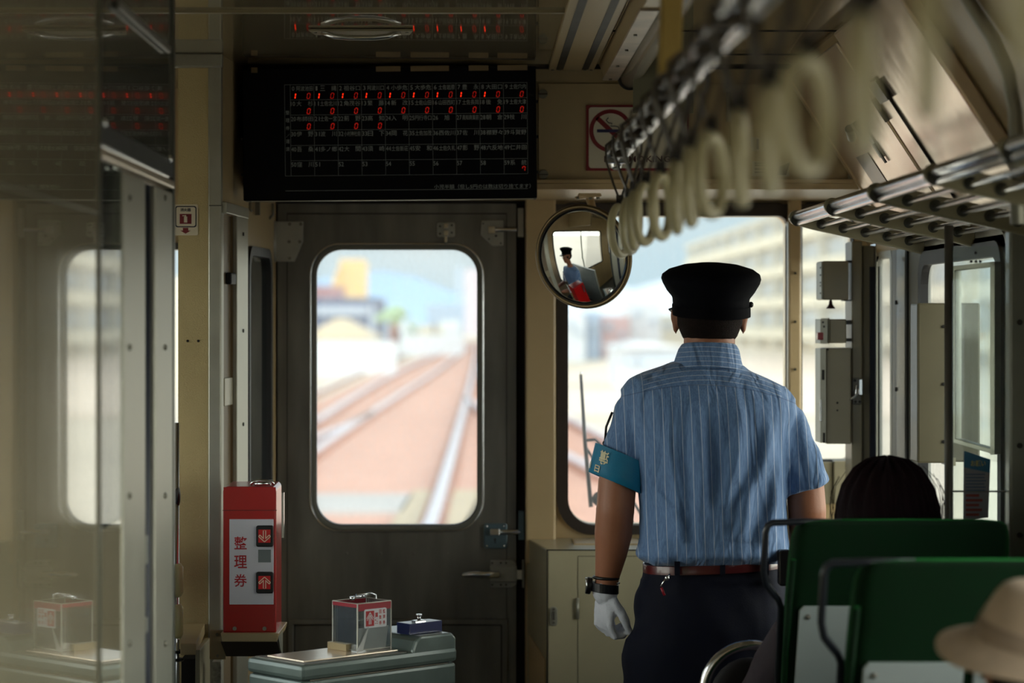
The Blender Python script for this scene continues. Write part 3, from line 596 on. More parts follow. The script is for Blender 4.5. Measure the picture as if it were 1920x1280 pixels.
for i, nm in enumerate(names):
    r_, c_ = divmod(i, 10); xx = gx0+c_*cw; yy = gy0+r_*rh
    s_ = str(i); dw = 4.6*len(s_)-(1.2 if s_[0] == '1' else 0)
    mb.text(s_, W(xx+(3.2 if i < 10 else .9), yy+11.5, Y-.0009), ux, uz, 8.2*k, w=dw*k)
    nm = nm.strip()
    if nm:
        nx0 = xx+11.5; nx1 = xx+cw-2.2
        if ' ' in nm:
            a_, b2 = nm.split(' '); mb.text(a_, W(nx0, yy+12, Y-.0009), ux, uz, 9.6*k, w=9.4*k); mb.text(b2, W(nx1, yy+12, Y-.0009), ux, uz, 9.6*k, w=9.4*k, anchor='r')
        elif len(nm) == 1: mb.text(nm, W((nx0+nx1)/2, yy+12, Y-.0009), ux, uz, 9.6*k, w=9.4*k, anchor='c')
        else: mb.text(nm, W(nx0, yy+12, Y-.0009), ux, uz, 9.4*k, w=(nx1-nx0)*k)
for i, ch in enumerate('整理券／運賃'): mb.text(ch, W(gx0-9, 213+i*14.5-(0 if i < 4 else 4), Y-.0009), ux, uz, 7.5*k, w=7*k)
mb.text('小児半額（但し5円のは数は切り捨てます）', W(813, 355, Y-.0009), ux, uz, 8.4*k, w=181*k)
mb.build('lettering', LTR, t)
SEG = {'a': (0, 1, 1, 1), 'b': (1, .5, 1, 1), 'c': (1, 0, 1, .5), 'd': (0, 0, 1, 0), 'e': (0, 0, 0, .5), 'f': (0, .5, 0, 1), 'g': (0, .5, 1, .5)}
def digit(mb, ch, px, py, w=5.2, h=10.0, th=.75):
    for s_ in {'0': 'abcdef', '1': 'bc', '7': 'abcf'}[ch]:
        x0, z0, x1, z1 = SEG[s_]; g = .9
        def P(a, b): return W(px+a*w+b*h*.16, py-b*h, Y-.001)
        if x0 == x1: a0 = P(x0, z0+.06); a1 = P(x1, z1-.06)
        else: a0 = P(.12, z0); a1 = P(.88, z0)
        d = (a1-a0).normalized(); q = Vector((-d.z, 0, d.x))*th*k; mb.add([a0+q, a0-q, a1-q, a1+q], [(0, 1, 2, 3)])
led1 = mat('led_bright', (60, 8, 4), .5, emit=(255, 44, 12), estr=1.3); led2 = mat('led_dim', (50, 6, 4), .5, emit=(190, 22, 10), estr=.55)
def dg(mt, *a, **k_):
    m_ = MB(); m_.M = MT; digit(m_, *a, **k_); m_.build('digit', mt, t)
for c_ in range(10):
    xx = gx0+c_*cw
    if c_ < 9: dg(led1, '1', xx+3.5, gy0+26.5, th=1.0)
    dg(led2, '0', xx+cw-13.5, gy0+26.5, th=.55)
    dg(led2, '0', xx+cw-13.5, gy0+rh+26.5)
    if c_ < 4: dg(led2, '0', xx+cw-13.5, gy0+2*rh+26.5)
dg(led2, '7', gx1-11, gy0+5*rh+23, h=8)
mb = MB(); mb.M = MT; [mb.pbox(a, b, 124, 134, Y-.001, .001) for a, b in ((706, 752), (771, 843), (880, 917), (934, 990), (472, 484))]; mb.build('tape_strip', mat('tape_tan', (116, 96, 66), .6), t)
mb = MB(); mb.M = MT; mb.pbox(470, 1000, 374.3, 375.6, Y+.0, .01); mb.build('bottom_lip', ALU, t)
mb = MB(); mb.M = MT; [mb.pbox(a, a+4, b, b+5, Y+.01, .02) for a in (451.5, 1005.5) for b in (190, 256, 322)]; mb.build('side_lug', RUBBER, t)
mb = MB(); mb.box(X(500, Y), X(960, Y), Y+.05, YH-.001, Z(300, Y), Z(150, Y)); mb.build('mounting_bracket', STEEL, t)

# ================================================================ RED TICKET MACHINE
Y = 5.75
t = thing('ticket_machine', 'red numbered ticket dispenser with white front panel on a shelf', 'ticket machine', W(470, 1186, Y))
RED = mat('red_enamel', (165, 14, 16), .3, var=.06, coat=.5, coatr=.1)
mb = MB(); mb.prism([W(418, 1186, Y), W(418, 918, Y), W(423, 912, Y), W(513, 912, Y), W(518, 918, Y), W(518, 1186, Y)], (X(526, Y+.16)-X(518, Y), .19, 0)); mb.build('body', RED, t, bevel=.004)
mb = MB(); mb.prism([W(419, 955, Y-.0005), W(419, 913, Y-.0005), W(517, 913, Y-.0005), W(517, 955, Y-.0005)], (0, .001, 0)); mb.build('lid_front', RED, t)
mb = MB(); mb.pbox(417, 519, 956, 957, Y-.0012, .001); mb.build('lid_seam', mat('deep_red', (70, 6, 8)), t)
mb = MB(); mb.pbox(430, 513, 973, 1133, Y-.003, .003); mb.build('front_panel', mat('label_white', (205, 204, 214), .4, var=.03), t, bevel=.001)
mb = MB()
for i, ch in enumerate('整理券'): mb.text(ch, W(439, 1029.5+i*35.2, Y-.0036), ux, uz, 24*Y/F, w=24*Y/F, bold=.012)
mb.build('lettering', mat('label_red', (170, 20, 30), .5), t)
for j, py in enumerate((1005, 1092)):
    I = rr(*PR(480, 512.5, py-20, py+20, Y-.014), .005); h = MB().prism([(a, Y-.014, b) for a, b in I], (0, .011, 0)).build('slot_frame', BLACKP, t, bevel=.002)
    MB().pbox(484.5, 507, py-12.5, py+12, Y-.0148, .0006).build('red_window', mat('slot_red', (170, 22, 24), .35, emit=(150, 12, 12), estr=.12), h)
    mb = MB(); s_ = 1 if j == 0 else -1; th = .9
    def st(a, b): 
        a = W(496+a[0], py+s_*a[1], Y-.0156); b = W(496+b[0], py+s_*b[1], Y-.0156); d = (b-a).normalized(); q = Vector((-d.z, 0, d.x))*th*Y/F; mb.add([a+q, a-q, b-q, b+q], [(0, 1, 2, 3)])
    for sx in (-1, 1): st((sx*2.2, -11), (sx*2.2, 5)); st((sx*2.2, 4), (sx*9, -2.5)); st((sx*9, -2.5), (sx*11, .5)); st((sx*11, .5), (0, 10.5)); st((sx*0.01, -11), (sx*0.01, -11.5))
    mb.build('arrow', mat('arrow_white', (225, 205, 180), .5), h)
MB().pbox(484, 508, 1030, 1054, Y-.0035, .001).build('sensor_window', mat('sensor_grey', (108, 116, 118), .3), t, bevel=.001)
mb = MB(); [mb.cyl(W(a, 1178, Y-.003), W(a, 1178, Y), .005, n=12) for a in (440, 496)]; mb.build('screw', SCREW, t)
mb = MB(); mb.tube([W(470, 909, Y+.03), W(474, 903, Y+.03), W(486, 900, Y+.03), W(510, 902, Y+.03), W(514, 909, Y+.03)], .0035, 8); mb.cyl(W(478, 907, Y+.02), W(508, 906, Y+.02), .005); mb.build('lid_catch', CHROME, t)
mb = MB(); xr = X(520, Y)+.009; mb.box(xr-.001, xr+.004, Y+.03, Y+.05, Z(1010, Y), Z(925, Y)); mb.build('side_hasp', CHROME, t)
# shelf under it
t = thing('machine_shelf', 'cream metal shelf with folded sides under the red ticket machine', 'shelf', W(470, 1232, Y))
mb = MB(); mb.prism([W(413, 1187, Y-.02), W(523, 1187, Y-.02), W(519, 1203, Y-.02), W(416, 1203, Y-.02)], (.003, .22, 0)); mb.build('top', CREAM_D, t, bevel=.002)
mb = MB(); mb.prism([W(414, 1203, Y-.018), W(520, 1203, Y-.018), W(527, 1230, Y+.06), W(424, 1230, Y+.06)], (0, .02, 0)); mb.build('front_apron', mat('dark_apron', (60, 48, 42), .5), t)
mb = MB(); mb.prism([W(519, 1190, Y-.02), W(528, 1176, Y+.1), W(528, 1231, Y+.09), W(524, 1218, Y+.02)], (.003, 0, 0)); mb.build('side_flange', ALU, t)
mb = MB(); mb.pbox(393, 424, 1181, 1236, Y+.14, .012); h = mb.build('wall_plate', CREAM_D, t, bevel=.002)
mb = MB(); [mb.cyl(W(a, b, Y+.136), W(a, b, Y+.14), .004, n=10) for a, b in ((407, 1189), (408, 1229))]; mb.build('screw', SCREW, h)
mb = MB(); mb.box(X(400, Y+.2), X(418, Y+.2), Y+.16, Y+.2, 0, Z(1236, Y+.2)); mb.build('support_post', mat('chipped_paint', (150, 148, 138), .5, var=.5, vscale=60), t, bevel=.002)

# ================================================================ FARE BOX
C = Vector((-.372, 5.2, 0)); eu = Vector((.735, .678, 0)); ev = Vector((-.678, .735, 0))
MF = Matrix(((eu.x, ev.x, 0, C.x), (eu.y, ev.y, 0, C.y), (0, 0, 1, 0), (0, 0, 0, 1)))
ZT = .857; ZR = .884; U = .45; V = .19
FB = mat('fare_box_green_grey', (100, 114, 111), .38, .25, var=.12, vscale=14, coat=.35, coatr=.12)
t = thing('fare_box', 'grey green coin fare box cabinet with worn metal edges by the door', 'fare box', tuple(C))
def fb(m=None): mb = MB(); mb.M = MF; return mb
mb = fb(); mb.box(.004, U-.004, .004, V-.004, 0, ZT-.085); mb.build('cabinet', FB, t, bevel=.006)
mb = fb(); mb.box(0, U, 0, V, ZT-.088, ZT-.035); mb.build('middle_band', FB, t, bevel=.008)
mb = fb(); mb.box(-.003, U+.002, -.003, V+.003, ZT-.034, ZT); mb.build('upper_deck', FB, t, bevel=.010)
mb = fb(); mb.prism([(.315, 0, ZT-.01), (.318, 0, ZT+.004), (.327, 0, ZR-.004), (.34, 0, ZR+.006), (U-.012, 0, ZR+.006), (U, 0, ZR-.006), (U, 0, ZT-.01)], (0, V, 0)); mb.build('raised_end', FB, t, bevel=.006)
mb = fb(); mb.box(.03, .30, .03, V-.03, ZT, ZT+.004); mb.build('tray_plate', STEELB, t, bevel=.0015)
mb = fb(); mb.box(.012, .305, .006, .02, ZT-.001, ZT+.0015); mb.box(.012, .03, .02, V-.01, ZT-.001, ZT+.0015); mb.build('worn_edge', STEEL, t)
mb = fb(); mb.box(.20, .2012, -.0005, 0.004, .2, ZT-.1); mb.box(.33, .331, -.0005, 0.004, .2, ZT-.1); mb.build('door_seam', SLOT, t)
mb = fb(); mb.box(.02, .42, -.0035, -.0025, ZT-.0345, ZT-.0333); mb.build('band_seam', STEELB, t)
# transparent coin hopper
def glassy(name, tint, refl): return glass(name, tint=tint, haze_veil=.02, refl=refl)
AC = glass('acrylic', tint=(250, 252, 252), haze_veil=.03, refl=.8)
ACE = mat('acrylic_edge', (210, 208, 200), .25, var=.05, emit=None)
MG = MF @ Matrix.Translation((.202, .055, ZT+.004))
t = thing('coin_hopper', 'clear acrylic coin hopper with red rim on top of the fare box', 'coin hopper', tuple(MG @ Vector((0, 0, 0))))
hw, hv, hh = .098, .086, .108
mb = MB(); mb.M = MG
th = .003
for bx in ((0, hw, 0, th), (0, hw, hv-th, hv), (0, th, 0, hv), (hw-th, hw, 0, hv)): mb.box(*bx, .002, hh)
mb.build('clear_walls', AC, t)
mb = MB(); mb.M = MG
for (a, b) in ((0, 0), (hw, 0), (0, hv), (hw, hv)): mb.box(a-.0012, a+.0012, b-.0012, b+.0012, 0, hh)
mb.tube([(0, 0, hh), (hw, 0, hh), (hw, hv, hh), (0, hv, hh)], .0013, 6, closed=True)
mb.tube([(0, 0, .004), (hw, 0, .004), (hw, hv, .004), (0, hv, .004)], .001, 6, closed=True)
mb.build('bright_edges', ACE, t)
RR = mat('red_rim', (150, 16, 40), .35, coat=.3)
mb = MB(); mb.M = MG; mb.box(.002, hw, -.0012, -.0002, hh-.017, hh-.001); mb.box(-.0012, -.0002, 0, hv, hh-.009, hh-.001); mb.box(0, hw, hv, hv+.001, hh-.017, hh-.001); mb.build('red_rim', RR, t)
mb = MB(); mb.M = MG; mb.tube([(.002, hv-.006, hh-.004), (.02, hv*.62, hh-.028), (.085, hv*.55, hh-.03)], .0012, 6); mb.tube([(.004, .008, hh-.004), (.02, hv*.5, hh-.045), (.085, hv*.5, hh-.042)], .0014, 6)
mb.add([(.002, .008, hh-.004), (.02, hv*.5, hh-.045), (.09, hv*.5, hh-.042), (.09, .008, hh-.004)], [(0, 1, 2, 3)]); mb.build('inner_funnel', AC, t)
mb = MB(); mb.M = MG; mb.prism([(.004, .004, .004), (hw-.012, .004, .004), (hw-.004, .004, .052), (.004, .004, .052)], (0, .004, 0)); mb.prism([(-.004, -.004, .002), (.012, -.004, .002), (.03, -.004, .055), (.02, -.004, .04)], (0, .003, 0))
mb.build('white_baffle', mat('baffle_white', (190, 192, 192), .4, var=.06), t)
mb = MB(); mb.M = MG; mb.box(-.008, .008, .03, hv+.01, 0, .016); mb.build('base_bracket', CREAM_D, t, bevel=.001)
LO = MG
mb = MB(); mb.M = MG; I = rr(.018, .083, .052, .094, .004); mb.prism([(a, -.003, b) for a, b in I], (0, .0015, 0)); lb = mb.build('label_plate', mat('label_white2', (214, 216, 222), .4), t)
mb = MB(); mb.M = MG; mb.box(.022, .046, -.0034, -.003, .056, .090); mb.build('label_red_square', mat('label_red', (170, 20, 30)), lb)
mb = MB(); mb.M = MG
for a, b in (((.034, .060), (.034, .086)), ((.031, .060), (.031, .080)), ((.037, .060), (.037, .080)), ((.024, .073), (.034, .087)), ((.044, .073), (.034, .087)), ((.025, .069), (.033, .080)), ((.043, .069), (.035, .080))):
    A_ = Vector((a[0], -.0038, a[1])); B_ = Vector((b[0], -.0038, b[1])); d = (B_-A_).normalized(); q = Vector((-d.z, 0, d.x))*.0007; mb.add([A_+q, A_-q, B_-q, B_+q], [(0, 1, 2, 3)])
mb.build('label_arrow', mat('label_white2', (214, 216, 222)), lb)
mb = MB(); mb.M = MG
for i, ch in enumerate('運賃'): mb.text(ch, (.0475, -.0036, .073-.0135*i), ux, uz, .012, w=.010, bold=.03)
for i, ch in enumerate('回数券'): mb.text(ch, (.0605, -.0036, .081-.0125*i+.001), ux, uz, .009, w=.007, bold=.02)
for i, ch in enumerate('整理券'): mb.text(ch, (.0715, -.0036, .081-.0125*i+.001), ux, uz, .009, w=.007, bold=.02)
mb.build('lettering', mat('label_red', (170, 20, 30)), lb)
mb = MB(); mb.M = MG; mb.cyl((.045, hv-.02, hh+.006), (hw-.002, hv-.02, hh+.008), .004, n=10); mb.tube([(.045, hv-.028, hh+.012), (hw-.008, hv-.028, hh+.012), (hw+.002, hv-.03, hh+.008), (hw+.004, hv-.03, hh-.01), (hw+.004, hv-.03, .004)], .0025, 8); mb.cyl((.04, hv-.02, hh), (.04, hv-.02, hh+.008), .006, n=10); mb.build('lid_hinge', CHROME, t)
# blue box with knob
MG2 = MF @ Matrix.Translation((.335, .03, ZR+.0065))
t = thing('blue_cash_box', 'small dark blue cash box with chrome knob on the fare box', 'box', tuple(MG2 @ Vector((0, 0, 0))))
mb = MB(); mb.M = MG2; mb.box(0, .098, 0, .045, 0, .025); mb.build('body', mat('navy_enamel', (16, 30, 92), .35, coat=.4), t, bevel=.0012)
mb = MB(); mb.M = MG2; mb.box(.028, .058, .012, .026, .025, .029); mb.cyl((.045, .02, .029), (.045, .02, .038), .0045, n=14); mb.cyl((.045, .02, .038), (.045, .02, .042), .007, n=14); mb.build('knob', CHROME, t)
# ================================================================ WHITE CABINET UNDER THE WINDSCREEN
t = thing('front_cabinet', 'cream metal cabinet with worn edges under the right windscreen', 'cabinet', (.45, 6.8, 0))
zc = .97; Yf = 6.64; xa = X(1026, Yf); xb = X(988, YE-.01)
mb = MB(); mb.prism([(xb, YE-.005, 0), (xa, Yf, 0), (1.14, Yf, 0), (1.14, YE-.005, 0)], (0, 0, zc)); mb.build('body', mat('cabinet_cream', (176, 168, 140), .35, var=.04, coat=.4, coatr=.1), t, bevel=.004)
mb = MB(); mb.tube([(xa, Yf-.001, .1), (xa, Yf-.001, zc-.001), (1.12, Yf-.001, zc-.001)], .0022, 6); mb.build('worn_edge', mat('chipped_edge', (34, 28, 22), .6, var=.6, vscale=80), t)
mb = MB(); mb.pbox(1083, 1083.9, 1043, 1500, Yf-.001, .002); mb.pbox(1083, 1240, 1042, 1043, Yf-.001, .002); mb.build('door_seam', SLOT, t)
mb = MB(); mb.cyl(W(1083, 1121, Yf-.006), W(1083, 1160, Yf-.006), .005, n=12); mb.build('hinge', ALU, t)
I = rr(*PR(1031, 1045, 1137, 1173, Yf-.003), .009); h = MB().prism([(a, Yf-.004, b) for a, b in I], (0, .004, 0)).build('latch', ALU, t, bevel=.001)
mb = MB(); mb.pbox(1036, 1040, 1146, 1162, Yf-.007, .004); [mb.cyl(W(1038, b, Yf-.006), W(1038, b, Yf-.003), .0035, n=10) for b in (1142, 1167)]; mb.build('latch_screw', STEEL, h)
mb = MB(); mb.box(X(1076, 6.8), X(1200, 6.8), 6.78, 6.93, zc-.001, zc+.004); mb.build('top_lid', CREAM, t, bevel=.001)
dd = (Vector((xb, YE, 0))-Vector((xa, Yf, 0))).normalized(); A_ = Vector((xa, Yf, 0))+dd*.02; B_ = Vector((xa, Yf, 0))+dd*.30; nn = Vector((dd.y, -dd.x, 0)); nn = nn if nn.x < 0 else -nn
mb = MB(); mb.prism([A_+nn*.001+Vector((0, 0, .2)), B_+nn*.001+Vector((0, 0, .2)), B_+nn*.001+Vector((0, 0, .70)), A_+nn*.001+Vector((0, 0, .665))], nn*.003); mb.build('side_plate', CREAM, t, bevel=.001)

# ================================================================ CONVEX MIRROR
Ym = 6.28
cm = W(1094, 481, Ym); yaw = math.radians(27); nrm = Vector((-math.sin(yaw), -math.cos(yaw), -.15)).normalized(); Rm = .1285
u, w = basis(nrm)
t = thing('convex_mirror', 'round convex mirror in a brass coloured rim hanging beside the windscreen', 'mirror', tuple(cm))
Rc = .50; rings = []
for i in range(0, 13):
    r = Rm*i/12 if i else .0006; d = math.sqrt(Rc*Rc-r*r)-math.sqrt(Rc*Rc-Rm*Rm)
    rings.append([cm+nrm*d+(u*math.cos(6.28319*k/64)+w*math.sin(6.28319*k/64))*r for k in range(64)])
MB().loft(rings[::-1], True, True).build('mirror_face', mat('mirror_silver', (232, 234, 235), .015, 1., var=0), t)
mb = MB(); mb.torus(cm, nrm, Rm+.002, .0065, 64, 12); mb.build('rim', mat('brass_rim', (122, 104, 74), .32, .6), t)
mb = MB(); mb.torus(cm+nrm*.003, nrm, Rm-.004, .002, 64, 8); mb.build('gasket', RUBBER, t)
mb = MB()
mb.loft([[cm-nrm*dd_+(u*math.cos(6.28319*k/48)+w*math.sin(6.28319*k/48))*r for k in range(48)] for dd_, r in ((0.002, Rm), (.018, Rm-.01), (.03, Rm*.6), (.033, .01))], True, True); mb.build('back_shell', CREAM_D, t)
mb = MB(); p1 = W(1104, 366, 6.42); mb.tube([cm-nrm*.03, cm-nrm*.05+Vector((0, 0, .05)), W(1112, 395, 6.40), p1], [.008, .010, .011, .011], 12); mb.build('arm', CREAM, t)
mb = MB(); mb.pbox(1085, 1127, 362, 369, 6.34, .09); mb.tube([W(1078, 371, 6.36), W(1128, 366, 6.36)], .004, 8); h = mb.build('bracket', CREAM, t, bevel=.002)
mb = MB(); [mb.cyl(W(a, 369, 6.36), W(a, 374, 6.36), .005, n=10) for a in (1083, 1107, 1121)]; mb.build('bolt', SCREW, h)

# ================================================================ RIGHT FRONT CORNER
Yk = 6.66
t = thing('corner_column', 'tall beige equipment column with toggle latch in the right front corner', 'column', (X(1618, Yk), Yk, 0))
mb = MB(); mb.pbox(1597, 1617, 452, 1400, Yk, .12); mb.build('outer_post', BEIGEB, t, bevel=.004)
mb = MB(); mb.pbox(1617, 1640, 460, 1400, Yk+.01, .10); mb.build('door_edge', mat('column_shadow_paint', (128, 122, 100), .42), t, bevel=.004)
mb = MB(); rrframe(mb, Yk+.02, Yk+.09, (X(1630, Yk), X(1646, Yk), Z(900, Yk), Z(480, Yk)), (.012, .03, .03, .012), (X(1634, Yk), X(1645, Yk), Z(890, Yk), Z(490, Yk)), (.006, .02, .02, .006)); mb.pbox(1632, 1641, 500, 880, Yk-.004, .02); mb.build('window_rubber', NAVYR, t)
mb = MB(); mb.pbox(1641.5, 1643.5, 457, 880, Yk-.004, .08); mb.build('bright_edge', CHROME, t)
mb = MB(); mb.pbox(1598, 1615, 708, 758, Yk-.008, .008); h = mb.build('latch_plate', STEEL, t, bevel=.002)
mb = MB(); mb.pbox(1611, 1617, 711, 740, Yk-.022, .018); mb.tube([W(1609, 728, Yk-.018), W(1608, 738, Yk-.02), W(1600, 745, Yk-.022), W(1593, 749, Yk-.022)], .0035, 8); mb.tube([W(1604, 745, Yk-.018), W(1606, 722, Yk-.018)], .0025, 8); mb.build('toggle', CHROME, h, bevel=.001)
mb = MB(); [mb.cyl(W(a, b, Yk-.011), W(a, b, Yk-.008), .004, n=10) for a, b in ((1603, 713), (1604, 753), (1612, 753))]; mb.build('screw', SLOT, h)
def ebox(nm, lab, cat, a, b, c, d, dep, extra, m=BEIGEB):
    t = thing(nm, lab, cat, W((a+b)/2, d, Yk)); MB().pbox(a, b, c, d, Yk-.02, dep).build('body', m, t, bevel=.003); extra(t); return t
def exA(t):
    MB().pbox(1540, 1543, 491, 561, Yk-.021, .1).build('side_flange', ALU, t, bevel=.001)
    mb = MB(); [mb.pbox(1538.8, 1540, b, b+3, Yk-.015, .02) for b in (500, 514, 528, 534, 548)]; mb.build('side_fastener', SLOT, t)
    mb = MB(); R = lambda z, r: [(W(1559.5, z, Yk).x+r*math.cos(6.283*i/18), Yk+.02+r*math.sin(6.283*i/18), Z(z, Yk)) for i in range(18)]
    mb.loft([R(z, r) for z, r in ((562, .003), (566, .005), (569, .005), (573, .008), (577, .0125), (578.5, .0125))]); mb.build('bell', mat('dark_red_bell', (62, 22, 24), .35, coat=.4), t)
    MB().pbox(1589, 1597, 488, 492, Yk-.01, .05).build('bracket', SLOT, t); MB().pbox(1582, 1597, 562, 564, Yk-.01, .05).build('lower_bracket', SLOT, t)
ebox('switch_box', 'square beige metal box with a dark red bell under it', 'box', 1543, 1591, 489, 562, .12, exA)
def exB(t):
    MB().pbox(1538, 1552, 598, 644, Yk-.03, .1).build('front_plate', ALU, t, bevel=.001)
    MB().pbox(1553, 1555.5, 596, 644, Yk-.024, .13).build('flange', BEIGEB, t, bevel=.001)
    MB().pbox(1533, 1544, 623, 637, Yk-.036, .03).build('red_button', mat('button_red', (130, 10, 30), .3, coat=.5, emit=(120, 8, 24), estr=.05), t, bevel=.002)
    mb = MB(); mb.pbox(1586, 1597, 600, 608, Yk-.01, .06); mb.pbox(1586, 1597, 634, 640, Yk-.01, .06); mb.build('mount', BLACKP, t, bevel=.002)
    mb = MB(); [mb.cyl(W(a, b, Yk-.033), W(a, b, Yk-.03), .003, n=8) for a, b in ((1543, 604), (1545, 612))]; mb.build('screw', SLOT, t)
ebox('button_box', 'small beige box with a red push button on its left side', 'box', 1555, 1587, 598, 643, .11, exB)
def exC(t):
    MB().pbox(1538, 1549, 653, 830, Yk-.028, .1).build('front_edge', ALU, t, bevel=.001)
    mb = MB(); mb.pbox(1541, 1546, 693, 712, Yk-.0295, .002); mb.pbox(1543, 1547, 811, 830, Yk-.0295, .002); mb.pbox(1537, 1539, 755, 775, Yk-.03, .01); mb.build('slot', SLOT, t)
    mb = MB(); mb.pbox(1537, 1541, 748, 790, Yk-.034, .008); mb.build('catch', CHROME, t, bevel=.001)
    mb = MB(); [mb.cyl(W(a, b, Yk-.023), W(a, b, Yk-.02), .003, n=8) for a, b in ((1570, 755), (1570, 769), (1552, 655))]; mb.build('screw', SLOT, t)
ebox('control_cabinet', 'tall narrow beige metal cabinet under the red button box', 'cabinet', 1549, 1596, 652, 832, .12, exC)
# stainless and painted strips on the side wall between window and corner
y0, y1 = XR*F/(1737-CX), XR*F/(1675-CX)
mb = MB(); mb.M = xwall(XR, 1); mb.box(y1-.21, y1+.0, -.005, 0, 0, 1.80); t = mb.build('trim_14', GREYP, bevel=.004, **ST)
mb = MB(); [mb.cyl((XR-.009, y1-.08, z), (XR-.004, y1-.08, z), .006, n=10) for z in (Z(567, 6.6), Z(730, 6.6), Z(890, 6.6))]; mb.build('screw', SLOT, t)
mb = MB(); mb.M = xwall(XR, 1); mb.box(y1-.24, y1-.215, -.006, 0, 0, 1.80); mb.build('trim_15', RUBBER, **ST)
# partition post, pole, glass screen
Yp = 5.04
t = thing('screen_post', 'thick grey screwed post of the glass screen at the right wall', 'post', (1.14, Yp, 0))
MB().box(X(1893, Yp), XR-.003, Yp, Yp+.045, 0, 1.83).build('post', GREYP, t, bevel=.006)
mb = MB(); [mb.cyl(W(1912, b, Yp-.004), W(1912, b, Yp), .006, n=10) for b in (604, 835, 1003)]; mb.build('screw', SLOT, t)
t = thing('glass_screen', 'clear glass screen with a thin pole between seats and front door area', 'screen', (1.05, 5.1, 0))
MB().box(X(1783, 5.1), X(1893, 5.08), 5.085, 5.093, .55, Z(462, 5.1)).build('pane', glass('screen_glass', haze_veil=.03, refl=1.0), t)
mb = MB(); mb.cyl((X(1779, 5.1), 5.1, 0), (X(1779, 5.1), 5.1, 1.80), .0095, n=14); mb.build('pole', STEEL, t)
mb = MB(); mb.box(X(1783, 5.1), X(1893, 5.08), 5.075, 5.10, Z(921, 5.1), Z(919, 5.1)); mb.build('lower_rail', STEEL, t)
mb = MB(); [mb.ell(W(a, 490, 5.08), .0035, .006, .003, 8, 6) for a in (1821, 1830, 1838)]; mb.cyl(W(1829, 474, 5.084), W(1829, 474, 5.079), .003, n=8); mb.build('clip', BLACKP, t)
# dark box mounted on the pole
Yb = 5.5
t = thing('equipment_box', 'tall dark beige steel box behind the poster frame at right', 'box', W(1780, 870, Yb))
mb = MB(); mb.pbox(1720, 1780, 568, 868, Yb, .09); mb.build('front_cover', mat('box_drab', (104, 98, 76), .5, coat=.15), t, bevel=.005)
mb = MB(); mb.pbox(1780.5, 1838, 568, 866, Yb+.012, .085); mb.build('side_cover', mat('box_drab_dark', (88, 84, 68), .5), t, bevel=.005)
mb = MB(); mb.pbox(1778, 1792, 858, 873, Yb-.002, .08); mb.build('bottom_bracket', BEIGEB, t)
mb = MB(); [mb.cyl(W(1769, b, Yb-.003), W(1769, b, Yb), .004, n=10) for b in (612, 720, 828)]; mb.build('screw', SLOT, t)
# framed poster
t = thing('poster_frame', 'silver framed notice leaning in front of the bright side window', 'picture frame', W(1825, 850, 5.25))
A4 = [W(1785, 499, 5.24), W(1865, 490, 5.16), W(1865, 852, 5.16), W(1785, 829, 5.24)]
ex = Vector((.018, .02, 0))
def bar(mb, a, b, wd, inward):
    return mb.prism([a, b, b+inward[1]*wd, a+inward[0]*wd], ex)
ux_ = (A4[1]-A4[0]).normalized(); uz_ = Vector((0, 0, 1))
mb = MB(); wd = .010
bar(mb, A4[0], A4[1], wd, (-uz_, -uz_)); bar(mb, A4[3], A4[2], wd, (uz_, uz_)); bar(mb, A4[0], A4[3], wd*.8, (ux_, ux_)); bar(mb, A4[1], A4[2], wd*1.2, (-ux_, -ux_))
mb.prism([A4[1], A4[1]+Vector((.017, .02, 0)), A4[2]+Vector((.017, .02, 0)), A4[2]], (0, .03, 0)); mb.build('frame', ALU, t, bevel=.001)
mb = MB(); q = [a.lerp(sum(A4, Vector())/4, .04)+Vector((0, .01, 0)) for a in A4]; mb.prism(q, (0, .002, 0)); mb.build('glazing', glass('frame_glass', tint=(248, 250, 250), haze_veil=.04, refl=.4), t)
# blue notice sticker on the glass
t = thing('blue_notice', 'blue topped notice sheet with red lines stuck on the glass screen', 'notice', W(1830, 965, 5.08))
MB().prism([W(1807, 848, 5.082), W(1857, 862, 5.082), W(1853, 970, 5.082), W(1806, 975, 5.082)], (0, .0006, 0)).build('sheet', mat('notice_pale', (150, 150, 160), .5, var=.05), t)
MB().prism([W(1808, 845, 5.081), W(1857, 861, 5.081), W(1856, 886, 5.081), W(1808, 876, 5.081)], (0, .0006, 0)).build('blue_header', mat('notice_blue', (30, 108, 150), .45), t)
mb = MB(); mb.text('お願い', W(1820, 874, 5.0795), (1, 0, .0), uz, 11*5.08/F, w=28*5.08/F, bold=.02); mb.build('header_lettering', mat('notice_yellow', (190, 180, 110), .5), t)
mb = MB()
for i in range(6): mb.pbox(1811, 1811+random.uniform(34, 40), 888+i*6, 890+i*6, 5.0795, .0004)
mb.build('text_lines', mat('notice_line_blue', (70, 96, 130), .5), t)
mb = MB()
for i in range(5): mb.pbox(1811, 1811+random.uniform(24, 38), 926+i*9, 931+i*9, 5.0795, .0004)
mb.build('red_lines', mat('notice_red', (150, 50, 40), .5), t)

